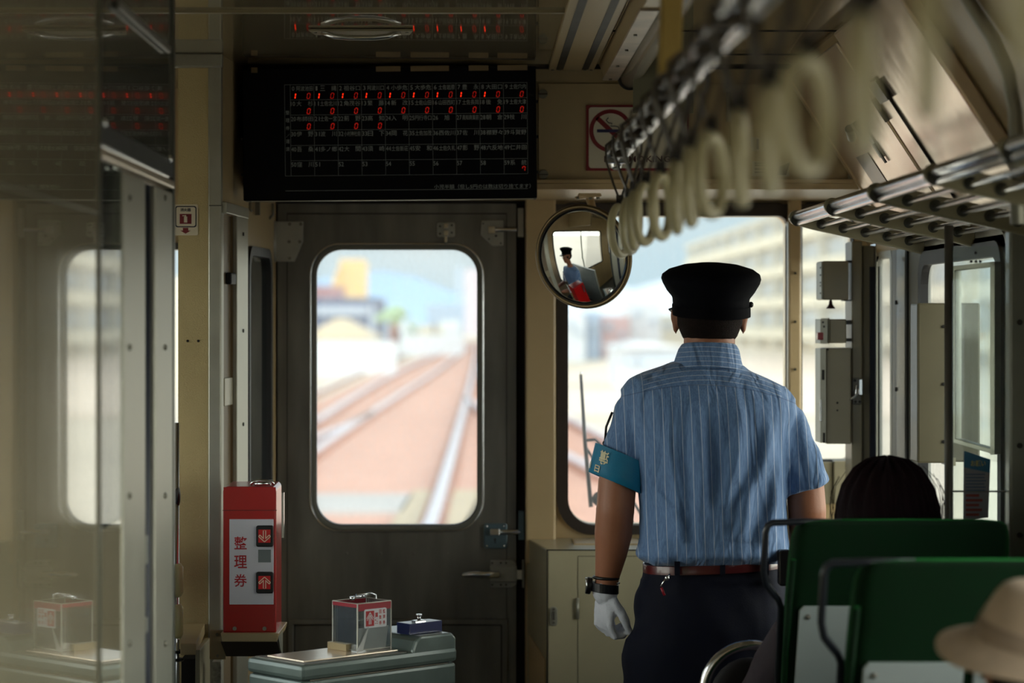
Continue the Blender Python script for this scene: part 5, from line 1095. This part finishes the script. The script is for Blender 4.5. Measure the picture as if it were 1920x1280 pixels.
# glove with five curled fingers
mb = MB(); wr = O(1136, 1112, .018)
limb(mb, [O(1137, 1104, .018), wr], [.0285, .030]); hand(mb, wr, (-.06, .05, -1), (.85, .45, -.05), (.50, -.86, 0), 1.45, .93, .0105)
sculpt(mb, 'glove', GLOVE, off_t, .0032, 3, lambda p, n: p+n*noise.noise(p*60)*.0022)
mb = MB(); hand(mb, armR[-1], (0, 1, -.2), (0, -.2, -1), (-1, 0, 0), .6, .95, .0105); sculpt(mb, 'glove', GLOVE, off_t, .005, 3)
# watch and wristband
ax_ = Vector((.04, -.03, 1)); mb = MB(); c = O(1137, 1084, .016); mb.tube([c+Vector((.0285*math.cos(a), .0285*math.sin(a), -.05*.03*math.cos(a))) for a in [6.28319*i/28 for i in range(28)]], .0036, 8, closed=True); mb.build('wristband', BLACKP, off_t)
mb = MB(); c = O(1134, 1103, .018)
rgs = [[c+Vector((r*math.cos(6.28319*i/32), r*math.sin(6.28319*i/32), dz+.12*r*math.cos(6.28319*i/32)*-1)) for i in range(32)] for dz, r in ((-.0105, .030), (-.0105, .0335), (.0105, .0335), (.0105, .030))]
mb.loft(rgs+[rgs[0]], False, False); w_ = mb.build('watch', mat('watch_resin', (16, 18, 24), .3), off_t, bevel=.001)
mb = MB(); mb.cyl(c+Vector((-.030, 0, .004)), c+Vector((-.042, 0, .006)), .020, n=20); mb.build('watch_case', BLACKP, w_, bevel=.002)
mb = MB(); mb.ell(c+Vector((.030, -.012, .012)), .006, .004, .003); mb.torus(c+Vector((-.041, 0, .006)), (1, 0, .1), .017, .0018); mb.build('buckle', CHROME, w_)

# ---------------------------------------------------------------- generic seated person
def seated(nm_lab, loc, yaw, hz, top_m, leg_m, hair_fn=None, hd=1., arms=None, seat_z=.51, lean=0., lw=.09, ll=.42, voxel=.010, shw=.19, headtilt=0., hx=0.):
    t = thing('person', nm_lab, 'person', loc); x, y = loc[0], loc[1]; R = Matrix.Rotation(yaw, 3, 'Z')
    def L(a, b, z): v = R@Vector((a, b-lean*(z-seat_z), 0)); return Vector((x+v.x, y+v.y, z))
    hcn = L(hx, .03, hz); sz = hz-.225
    bodyp = MB(); head(bodyp, hcn, yaw, hd, headtilt); limb(bodyp, [hcn+Vector((0, 0, -.05)), L(0, 0, sz+.07), L(0, -.01, sz)], [.052, .052, .07])
    arms = arms or {s_: [(s_*shw, 0, sz-.03), (s_*(shw+.05), .02, sz-.28), (s_*(shw-.05), .26, sz-.34)] for s_ in (-1, 1)}
    for s_, A in arms.items():
        P = [L(*a) for a in A]; P = [P[0], P[0].lerp(P[1], .5), P[1], P[1].lerp(P[2], .5), P[2]]; limb(bodyp, P, [.050, .044, .040, .034, .024])
        d = (P[4]-P[3]).normalized(); hand(bodyp, P[4], d, Vector((0, 0, -1)), R@Vector((-s_, 0, 0)), .7, .92)
    tor = []
    for z, rx, ry, dy in ((seat_z+.02, .165, .12, .02), (seat_z+.2, .145, .11, .0), (sz-.2, .16, .115, -.01), (sz-.06, shw-.01, .105, -.01), (sz, shw-.03, .085, -.01), (sz+.04, .07, .055, -.01)):
        tor.append((z, rx, ry, dy))
    def ring(z, rx, ry, dy, g=0.):
        c = L(0, dy, z); base = orbit((0, 0, 0), rx+g, ry+g, 28, 2.4); return [c+R@p for p in base]
    bodyp.loft([ring(*q) for q in tor])
    LG = {s_: [L(s_*lw, .05, seat_z+.05), L(s_*lw, ll, seat_z+.04), L(s_*lw, ll+.02, .09)] for s_ in (-1, 1)}
    for s_ in LG: limb(bodyp, LG[s_], [.075, .055, .04]); bodyp.ell(LG[s_][2]+R@Vector((0, .07, -.04)), .04, .11, .035, 12, 8, R)
    sculpt(bodyp, 'body', SKIN, t, voxel, 3)
    eyes(hcn, yaw, hd, t, headtilt)
    cl = MB(); cl.loft([ring(*q, .014) for q in tor])
    for s_, A in arms.items():
        P = [L(*a) for a in A]; P = [P[0], P[0].lerp(P[1], .5), P[1].lerp(P[0], .25)]+([] if top_m is SH else [P[1], P[2].lerp(P[1], .15)]); limb(cl, P, [.062, .058, .056, .054, .036][:len(P)])
    sculpt(cl, 'shirt' if top_m is SH else 'cardigan', top_m, t, voxel, 4, lambda p, n: p+n*noise.noise(p*14)*.006)
    tr_ = MB()
    for s_ in LG: limb(tr_, [LG[s_][0], LG[s_][1], LG[s_][2].lerp(LG[s_][1], .12)], [.092, .075, .055])
    tr_.loft([ring(seat_z+.0, .17, .13, .02), ring(seat_z+.16, .165, .13, .01)])
    sculpt(tr_, 'trousers', leg_m, t, voxel, 4)
    return t, hcn, L, R
# driver in the cab, seen in the mirror
DS = .62
drv, dc, L, R = seated('person driving in navy cap and blue shirt, seen in the round mirror', (-1.0, 5.60, 0), -.15, 1.46, SH, NAVY, seat_z=.62, ll=.36, arms={1: [(.17, 0, 1.19), (.22, .10, .95), (.10, .42, 1.02)], -1: [(-.17, 0, 1.19), (-.22, .10, .95), (-.10, .42, 1.02)]})
cpm = MB(); rg = [orbit((dc.x, dc.y-.005, dc.z+dz), rx, ry, 40, 2.05, 0, .1) for dz, rx, ry in ((.035, .084, .102), (.075, .086, .104), (.09, .10, .118), (.115, .115, .132), (.13, .105, .12), (.145, .05, .06), (.148, .004, .004))]; cpm.loft(rg); co = cpm.build('cap', CAPM, drv)
mb = MB(); a_ = []; b_ = []
for i in range(13):
    th_ = math.radians(20+140*i/12); a_.append(Vector((dc.x+.088*math.cos(th_), dc.y-.005+.104*math.sin(th_), dc.z+.048))); k_ = math.sin(math.radians(180*i/12)); b_.append(a_[-1]+Vector((.012*math.cos(th_), .05*k_+.004, -.02*k_-.003)))
mb.loft([a_, b_, [p+Vector((0, 0, -.003)) for p in b_], [p+Vector((0, 0, -.003)) for p in a_]], True, False, True); mb.build('peak', BLACKP, co)
mb = MB(); mb.torus(dc+R@Vector((-.031, .094, .004)), R@Vector((0, 1, 0)), .018, .002, 20, 6); mb.torus(dc+R@Vector((.031, .094, .004)), R@Vector((0, 1, 0)), .018, .002, 20, 6)
for s_ in (-1, 1): mb.tube([dc+R@Vector((s_*.048, .094, .006)), dc+R@Vector((s_*.08, .02, .006)), dc+R@Vector((s_*.082, -.01, .0))], .0018, 6)
mb.build('glasses', BLACKP, drv)
mb = MB(); mb.ell(dc+Vector((0, -.02, .0)), .078, .092, .07, 20, 12); mb.build('hair', HAIRD, drv)
t = thing('cab_chair', 'dark driver chair inside the left cab', 'seat', (-1.0, 5.7, 0))
MB().box(-1.2, -.80, 5.46, 5.9, .50, .58).build('cushion', BLACKP, t, bevel=.02); MB().cyl((-1.0, 5.7, 0), (-1.0, 5.7, .5), .05).build('pedestal', GREYP, t)
# dark haired passenger in the farther seat
HM = mat('dark_maroon_hair', (20, 4, 9), .75, spec=.12, var=.6, vscale=40, bump=.25, bscale=60, stretch=(6, 6, .6), sheen=.1)
CARD = mat('dark_plum_cardigan', (48, 38, 46), .85, var=.1, vscale=60, bump=.3, bscale=500, sheen=.4)
px1, hcn, L, R = seated('seated person with dark maroon bobbed hair and dark cardigan, seen from behind', (.855, 5.26, 0), 0, 1.195, CARD, mat('dark_skirt', (30, 28, 34), .8), shw=.185, arms={-1: [(-.17, 0, .93), (-.285, .03, .70), (-.15, .22, .66)], 1: [(.16, 0, .93), (.20, .05, .70), (.1, .22, .66)]}, hx=.0, lean=.40, lw=.07, ll=.26)
mb = MB(); n_ = 96; rgs = []
for z, r, dy in ((-.20, .100, -.005), (-.16, .110, -.006), (-.10, .114, -.008), (-.04, .112, -.01), (.02, .106, -.01), (.06, .094, -.01), (.095, .070, -.01), (.112, .045, -.008), (.120, .006, -.008)):
    rg = []
    for i in range(n_):
        a = 6.28319*i/n_; wv = 1+.035*noise.noise(Vector((math.cos(a)*9, math.sin(a)*9, z*3)))+.012*math.sin(a*31+z*9)
        x_ = math.cos(a)*r*wv; y_ = math.sin(a)*r*1.12*wv
        if math.sin(a) > .55 and z < .03: y_ = min(y_, .055)
        rg.append(hcn+Vector((x_, y_+dy, z+(.006*math.sin(a*17) if z > -.19 else .012*noise.noise(Vector((a*6, 0, 0)))))))
    rgs.append(rg)
mb.loft(rgs); mb.build('hair', HM, px1)
mb = MB()
for i in range(70):   # loose strands
    a = random.uniform(0, 6.283); z0_ = random.uniform(.02, .11); pts = []
    for k_ in range(6):
        z = z0_-k_*.03; r = (.114 if z < .03 else .114*math.sqrt(max(.02, 1-((z-.03)/.095)**2)))+random.uniform(.0, .005); pts.append(hcn+Vector((math.cos(a+k_*.03)*r, math.sin(a+k_*.03)*r*1.12-.01, z)))
    if math.sin(a) > .5: continue
    mb.tube(pts, .0006, 4)
mb.build('loose_strands', HM, px1, kind='stuff')
# passenger with sun hat
HATM = mat('linen_hat', (196, 172, 148), .8, var=.08, vscale=40, bump=.4, bscale=600)
px2, hcn2, L, R = seated('seated person in a beige linen sun hat at the lower right corner', (.80, 3.35, 0), .12, 1.10, mat('dark_jacket', (30, 20, 22), .8), mat('dark_skirt', (30, 28, 34)), shw=.17, arms={1: [(.15, 0, .82), (.19, .05, .66), (.08, .22, .64)], -1: [(-.15, 0, .82), (-.2, .05, .66), (-.1, .22, .64)]}, ll=.3)
hc3 = Vector((X(1957, 3.38), 3.38, 1.143)); RT = Matrix.Rotation(math.radians(7), 3, 'X') @ Matrix.Rotation(math.radians(9), 3, 'Y')
def hring(r, z, n=64, wob=0.): return [hc3+RT@Vector((r*math.cos(6.28319*i/n), r*1.08*math.sin(6.28319*i/n), z+wob*math.sin(3*6.28319*i/n+.6))) for i in range(n)]
mb = MB(); mb.loft([hring(.100, .0), hring(.097, .012), hring(.088, .040), hring(.078, .064), hring(.070, .076), hring(.060, .082), hring(.040, .084), hring(.004, .082)]); ho = mb.build('sun_hat', HATM, px2)
mb = MB(); mb.loft([hring(.099, .004), hring(.112, -.003, wob=.002), hring(.130, -.012, wob=.004), hring(.145, -.022, wob=.006), hring(.1465, -.025, wob=.006), hring(.130, -.016, wob=.004), hring(.098, -.001)], True, False); mb.build('brim', HATM, ho)
mb = MB(); mb.loft([hring(.1005, .004), hring(.0935, .028), hring(.0925, .028)], True, False); mb.build('hat_band', mat('hat_band_brown', (160, 138, 118), .8, bump=.3, bscale=500), ho)
mb = MB(); mb.ell(hcn2+Vector((0, -.02, .0)), .082, .098, .085, 24, 14); mb.build('hair', HAIRD, px2)
t = thing('bench_seat', 'green bench seat under the person in the sun hat', 'seat', (.9, 3.4, 0))
mb = MB(); mb.loft([[(a, b, z) for a, b in rr(.66-q, 1.13, 3.17-q, 3.80+q, .04, 5)] for z, q in ((.30, 0), (.43, 0), (.46, -.03))]); mb.build('cushion', VEL, t); MB().box(.7, 1.12, 3.2, 3.7, 0, .30).build('base', GREYP, t, bevel=.01)
# ================================================================ OUTSIDE
ZG = -1.1
def G(px, py, dz=0.): Yg = (CZ-ZG)*F/(py-HY); return Vector(((px-CX)*Yg/F, Yg, ZG+dz))
GR = mat('pale_dusty_ground', (216, 202, 184), .9, var=.08, vscale=.05)
BAL = mat('reddish_ballast', (202, 152, 134), .9, var=.14, vscale=1.1, bump=.3, bscale=8)
RL_ = mat('rail_steel_pale', (222, 218, 232), .3, .3)
BRN = mat('rusty_rail_side', (138, 84, 62), .8, var=.2, vscale=2)
mb = MB(); mb.box(-400, 400, -60, 1500, ZG-.5, ZG-.05); mb.build('ground', GR, **ST)
mb = MB(); pts = [G(480, 1060), G(480, 800), G(600, 750), G(700, 704), G(790, 668), G(850, 650), G(880, 640), G(905, 640), G(960, 690), G(1050, 770), G(1210, 860), G(1300, 1060)]
mb.prism([p+Vector((0, 0, -.05)) for p in pts], (0, 0, .05)); mb.build('ballast_bed', BAL, **ST)
def catm(P, k=6):
    out = []
    for i in range(len(P)-1):
        a, b, c, d = P[max(0, i-1)], P[i], P[i+1], P[min(len(P)-1, i+2)]
        for j in range(k):
            t = j/k; out.append(((b*2)+(c-a)*t+(a*2-b*5+c*4-d)*t*t+(b*3-a-c*3+d)*t*t*t)*.5)
    return out+[P[-1]]
rails = (('right rail of the track ahead, straight and bright through the door window', [(800, 1010), (815, 975), (850, 850), (878, 740), (889, 690), (893, 662), (895, 648)], .16),
 ('left rail of the track ahead, curving through the door window', [(540, 893), (600, 848), (680, 792), (760, 738), (810, 705), (850, 675), (880, 650), (890, 642)], .15),
 ('siding rail nearest the left rail of the track ahead', [(540, 822), (600, 792), (660, 752), (730, 710), (790, 680), (840, 658), (880, 640)], .17),
 ('short turnout rail between the two left rails', [(560, 850), (600, 826), (650, 806), (700, 780)], .14),
 ('faint farthest siding rail before the white wall', [(560, 755), (620, 728), (690, 696), (780, 660), (850, 640)], .12),
 ('turnout rail branching to the right of the track ahead', [(872, 752), (895, 768), (930, 792), (1000, 830), (1070, 868), (1140, 905)], .16),
 ('rail crossing behind the wiper in the right windscreen', [(900, 700), (960, 735), (1030, 772), (1100, 810), (1200, 862)], .16))
for lab, P, w_ in rails:
    Q = catm([G(a, b, .12) for a, b in P]); mb = MB(); rg = []
    t = thing('rail', lab, 'rail', tuple(Q[0]), 'railway rails outside')
    for i, p in enumerate(Q):
        T_ = (Q[min(i+1, len(Q)-1)]-Q[max(i-1, 0)]).normalized(); S = Vector((T_.y, -T_.x, 0)).normalized()*w_/2; k_ = Vector((0, 0, .03))
        rg.append([p+S+k_, p-S+k_, p-S-k_, p+S-k_])
    mb.loft(rg, False); mb.build('head', RL_, t)
    rg = []; mb = MB()
    for i, p in enumerate(Q):
        T_ = (Q[min(i+1, len(Q)-1)]-Q[max(i-1, 0)]).normalized(); S = Vector((T_.y, -T_.x, 0)).normalized()*w_*1.0; k_ = Vector((0, 0, .05)); p = p+Vector((0, 0, -.08))
        rg.append([p+S+k_, p-S+k_, p-S*1.3-k_, p+S*1.3-k_])
    mb.loft(rg, False); mb.build('web', BRN, t)
CON = mat('pale_concrete', (178, 174, 174), .9, var=.05, vscale=.4)
def flat(nm, P, m, h, lab, cat, grp=None):
    mb = MB(); mb.prism([G(a, b) for a, b in P], (0, 0, h)); o = mb.build(nm, m, label=lab, category=cat)
    if grp: o['group'] = grp
    return o
flat('concrete_slab', [(540, 965), (755, 965), (775, 932), (540, 932)], CON, .06, 'grey concrete cable slab across the ballast, low in the door window', 'slab')
flat('timber_deck', [(720, 1010), (880, 1010), (905, 925), (775, 925)], mat('weathered_deck', (186, 168, 142), .9, var=.1, vscale=2), .06, 'pale timber crossing deck beside the right rail', 'deck')
flat('timber_deck', [(860, 1010), (940, 1010), (960, 925), (905, 925)], mat('weathered_deck', (186, 168, 142)), .06, 'pale timber crossing deck at the lower right of the door window', 'deck')
def bldg(nm, lab, px0, px1, py0, py1, Y, dep, m, cat='building', grp=None, wins=None, wm=None, roof=None, rm=None):
    t = thing(nm, lab, cat, W((px0+px1)/2, max(py1, 0), Y), grp)
    MB().box(X(px0, Y), X(px1, Y), Y, Y+dep, ZG-.05, Z(py0, Y)).build('wall', m, t)
    if wins:
        for (a, b, c, d) in wins: MB().pbox(a, b, c, d, Y-.25, .3).build('window_band', wm, t)
    if roof: mb = MB(); mb.prism([W(a, b, Y-.6) for a, b in roof], (0, dep+1.2, 0)); mb.build('roof', rm, t)
    return t
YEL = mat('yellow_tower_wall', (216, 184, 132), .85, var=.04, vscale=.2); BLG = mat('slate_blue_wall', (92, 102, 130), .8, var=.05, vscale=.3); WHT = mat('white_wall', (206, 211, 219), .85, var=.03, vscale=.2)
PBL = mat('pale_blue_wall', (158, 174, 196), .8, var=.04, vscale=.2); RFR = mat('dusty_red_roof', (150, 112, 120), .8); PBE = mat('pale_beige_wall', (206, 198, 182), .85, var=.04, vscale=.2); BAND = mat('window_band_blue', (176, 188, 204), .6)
GRB = mat('grey_beige_wall', (192, 188, 178), .85, var=.04, vscale=.2)
bldg('tower_building', 'tall pale yellow tower block beyond the red roof', 636, 680, 486, 640, 260, 12, YEL, wins=None, roof=[(622, 530), (622, 640), (636, 640), (636, 500)], rm=YEL)
bldg('hall_building', 'long blue grey hall with white bands below the yellow tower', 520, 706, 558, 700, 190, 20, BLG, wins=[(520, 690, 574, 590), (693, 702, 570, 640)], wm=mat('pale_band', (170, 180, 198)))
bldg('brick_roof_building', 'long low roof of dusty red behind the blue grey hall', 500, 632, 536, 600, 230, 15, RFR, wins=None)
t = bldg('gabled_house', 'low white gabled shed in front of the blue grey hall', 572, 695, 628, 690, 150, 12, WHT, roof=[(560, 636), (632, 596), (706, 636)], rm=mat('pale_gable_roof', (204, 190, 166), .8))
bldg('white_wall', 'long white concrete wall beside the railway at left', 380, 742, 640, 704, 122, .6, WHT, cat='wall')
bldg('white_wall', 'distant end of the white wall toward the vanishing tracks', 738, 870, 628, 668, 185, .6, WHT, cat='wall')
bldg('apartment_tower', 'pale pinkish apartment tower at the right edge of the door window', 872, 905, 505, 640, 420, 20, mat('pinkish_wall', (192, 182, 194), .85), wins=[(856, 866, 500, 620)], wm=PBL)
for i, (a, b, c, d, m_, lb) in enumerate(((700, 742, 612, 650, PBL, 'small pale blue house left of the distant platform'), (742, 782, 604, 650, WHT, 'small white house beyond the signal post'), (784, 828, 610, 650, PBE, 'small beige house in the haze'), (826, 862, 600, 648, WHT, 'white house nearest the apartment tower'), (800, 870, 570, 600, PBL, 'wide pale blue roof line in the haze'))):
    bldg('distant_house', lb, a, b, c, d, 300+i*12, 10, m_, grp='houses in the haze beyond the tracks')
# tree
def tree(lab, cx_, cy_, r_, Y, m):
    t = thing('tree', lab, 'tree', W(cx_, cy_+r_, Y)); mb = MB(); k_ = Y/F
    for i in range(26): mb.ell(W(cx_+random.gauss(0, r_*.45), cy_+random.gauss(0, r_*.35), Y+random.uniform(-3, 3)), r_*.4*k_, r_*.4*k_, r_*.33*k_, 10, 8)
    mb.build('crown', m, t); MB().cyl(W(cx_, cy_+r_*2.2, Y), W(cx_, cy_, Y), .3).build('trunk', BRN, t)
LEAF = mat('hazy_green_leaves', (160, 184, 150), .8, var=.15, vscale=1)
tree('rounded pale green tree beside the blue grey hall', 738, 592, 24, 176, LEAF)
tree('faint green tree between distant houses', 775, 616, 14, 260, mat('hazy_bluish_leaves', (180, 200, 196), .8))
# signal posts
def post(lab, px, py0, py1, Y, hd=True):
    t = thing('signal_post', lab, 'signal', W(px, py1, Y)); MB().cyl(Vector((X(px, Y), Y, ZG-.05)), W(px, py0, Y), .09).build('post', mat('post_grey', (150, 152, 160), .6), t)
    if hd: MB().pbox(px-3, px+3, py0-3, py0+14, Y-.3, .4).build('signal_head', mat('post_dark', (90, 96, 112), .6), t)
post('dark signal post before the white wall in the door window', 748, 622, 676, 150)
post('second thin post near the vanishing point of the tracks', 815, 612, 662, 200)
0 and post('slim pale mast at the right edge of the door window', 893, 560, 660, 200, False)
# hills
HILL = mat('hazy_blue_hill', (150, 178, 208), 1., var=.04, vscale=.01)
def hills(lab, prof, Y, dep, m=HILL):
    mb = MB(); pts = [W(a, b, Y) for a, b in prof]+[W(prof[-1][0], 640, Y), W(prof[0][0], 640, Y)]
    rings = []
    n = len(prof)
    r0 = [W(a, 640, Y-dep*.5) for a, b in prof]; r1 = [W(a, (b+640)/2, Y-dep*.15) for a, b in prof]; r2 = [W(a, b, Y) for a, b in prof]; r3 = [W(a, 640, Y+dep) for a, b in prof]
    vs = r0+r1+r2+r3; fs = [(j*n+i, j*n+i+1, (j+1)*n+i+1, (j+1)*n+i) for j in range(3) for i in range(n-1)]
    mb.add(vs, fs, True); return mb.build('hill', m, label=lab, category='hill')
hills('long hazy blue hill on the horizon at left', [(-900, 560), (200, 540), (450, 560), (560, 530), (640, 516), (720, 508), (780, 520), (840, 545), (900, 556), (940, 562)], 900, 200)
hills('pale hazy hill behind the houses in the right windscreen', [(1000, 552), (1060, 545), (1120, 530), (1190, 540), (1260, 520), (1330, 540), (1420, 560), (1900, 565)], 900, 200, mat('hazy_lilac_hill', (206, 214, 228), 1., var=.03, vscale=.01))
# right windscreen: houses, car park and the long apartment slab
for i, (a, b, c, d, m_, lb) in enumerate(((1058, 1098, 590, 640, WHT, 'white house just right of the windscreen edge'), (1100, 1126, 585, 640, PBL, 'narrow pale blue house with dark upper window'), (1128, 1180, 592, 650, mat('rosy_wall', (200, 168, 168), .85), 'rosy house between white houses in the windscreen'), (1182, 1240, 568, 650, WHT, 'tall white house left of the cap'), (1240, 1300, 590, 660, PBE, 'beige house behind the cap'))):
    bldg('house', lb, a, b, c, d, 160+i*6, 10, m_, grp='houses seen in the right windscreen', wins=[(a+8, a+20, c+14, c+26), (b-18, b-8, c+30, c+40)], wm=BAND)
bldg('low_shed', 'long low white shed with slatted grey front above the shoulder', 1160, 1290, 650, 700, 95, 8, WHT, wins=[(1200, 1280, 668, 690), (1170, 1196, 672, 686)], wm=mat('slat_blue', (176, 188, 204), .7), roof=[(1150, 652), (1215, 640), (1300, 652)], rm=WHT)
t = thing('apartment_slab', 'long pale beige apartment slab receding along the right of the track', 'building', (36, 250, ZG))
x_ = 30.; ya, yb = 120., 335.; ht = 11.4
MB().box(x_, x_+14, ya, yb, ZG, ht).build('wall', PBE, t)
MB().box(x_-.8, x_+14.5, ya-1, yb+1, ht, ht+.6).build('roof_slab', GRB, t)
for j in range(4):
    z = ZG+1.2+j*3.0; MB().box(x_-.25, x_+.1, ya+1, yb-1, z+.9, z+2.3).build('window_band', mat('slab_window', (168, 172, 176), .5), t)
    MB().box(x_-1.0, x_, ya+1, yb-1, z-.3, z+.7).build('balcony_band', mat('slab_balcony', (214, 206, 188), .8), t)
for i in range(14): y = ya+6+i*15.5; MB().box(x_-1.1, x_, y-.3, y+.3, ZG, ht).build('pier', GRB, t)
# pavement tone to the right and fence
mb = MB(); mb.prism([G(1060, 780), G(1060, 700), G(1200, 660), G(1700, 680), G(1900, 780)], (0, 0, -.02)); mb.build('side_road', mat('pale_asphalt', (236, 216, 198), .9, var=.05, vscale=.2), **ST)
bldg('house', 'pale blue building filling the far left cab window', -300, 120, 450, 700, 60, 8, PBL, grp='houses outside the left cab window')
bldg('house', 'pale beige building with blue windows seen through the left cab window', 130, 330, 520, 700, 90, 8, PBE, grp='houses outside the left cab window', wins=[(150, 190, 560, 600), (205, 235, 560, 600), (255, 300, 560, 600)], wm=BAND)
# wiper outside the right windscreen
Yw = 7.13
t = thing('windscreen_wiper', 'dark blue wiper standing upright outside the right windscreen', 'wiper', W(1112, 950, Yw))
DB = mat('wiper_blue_black', (8, 18, 32), .4, .3)
mb = MB(); mb.tube([W(1089, 702, Yw), W(1097, 830, Yw), W(1108, 950, Yw)], [.0045, .006, .0065], 8); mb.build('blade', DB, t)
MB().tube([W(1089, 697, Yw), W(1089, 703, Yw)], .004, 8).build('tip', CHROME, t)
mb = MB(); mb.tube([W(1094, 826, Yw), W(1116, 824, Yw), W(1124, 832, Yw), W(1150, 880, Yw+.02), W(1215, 985, Yw+.03)], .0045, 8); mb.tube([W(1096, 834, Yw+.01), W(1140, 905, Yw+.02), W(1190, 985, Yw+.03)], .004, 8); mb.box(X(1206, Yw), X(1226, Yw), 7.079, Yw+.05, Z(1000, Yw), Z(980, Yw)); mb.build('arm', DB, t)
mb = MB(); mb.cyl(W(1124, 935, Yw), W(1124, 935, Yw+.03), .022, n=24); mb.build('pivot_cap', BLACKP, t)
# every screw, bolt, slot and the like becomes a part of its own
def split_loose(o):
    me = o.data; n = len(me.vertices); par = list(range(n))
    def fd(a):
        while par[a] != a: par[a] = par[par[a]]; a = par[a]
        return a
    for e_ in me.edges:
        a, b = fd(e_.vertices[0]), fd(e_.vertices[1])
        if a != b: par[a] = b
    gr = {}
    for p in me.polygons: gr.setdefault(fd(p.vertices[0]), []).append(p)
    if len(gr) < 2: return
    for ps in gr.values():
        ids = sorted({v for p in ps for v in p.vertices}); mp = {v: i for i, v in enumerate(ids)}
        m = bpy.data.meshes.new(o.name.split('.')[0]); m.from_pydata([me.vertices[i].co.copy() for i in ids], [], [[mp[v] for v in p.vertices] for p in ps])
        m.polygons.foreach_set('use_smooth', [p.use_smooth for p in ps]); m.materials.append(me.materials[0]); m.update()
        c = o.copy(); c.data = m; c.name = o.name.split('.')[0]; COL.objects.link(c)
    bpy.data.objects.remove(o)
for o in list(bpy.data.objects):
    if o.type == 'MESH' and o.parent and o.name.split('.')[0] in ('screw', 'bolt', 'rivet', 'slot', 'rod_collar', 'side_fastener', 'side_lug', 'tape_strip', 'belt_loop', 'bell_bolt', 'mount', 'clip', 'lever', 'worn_edge') and not o.children: split_loose(o)
for o in bpy.data.objects:
    if '_w' in o: del o['_w']
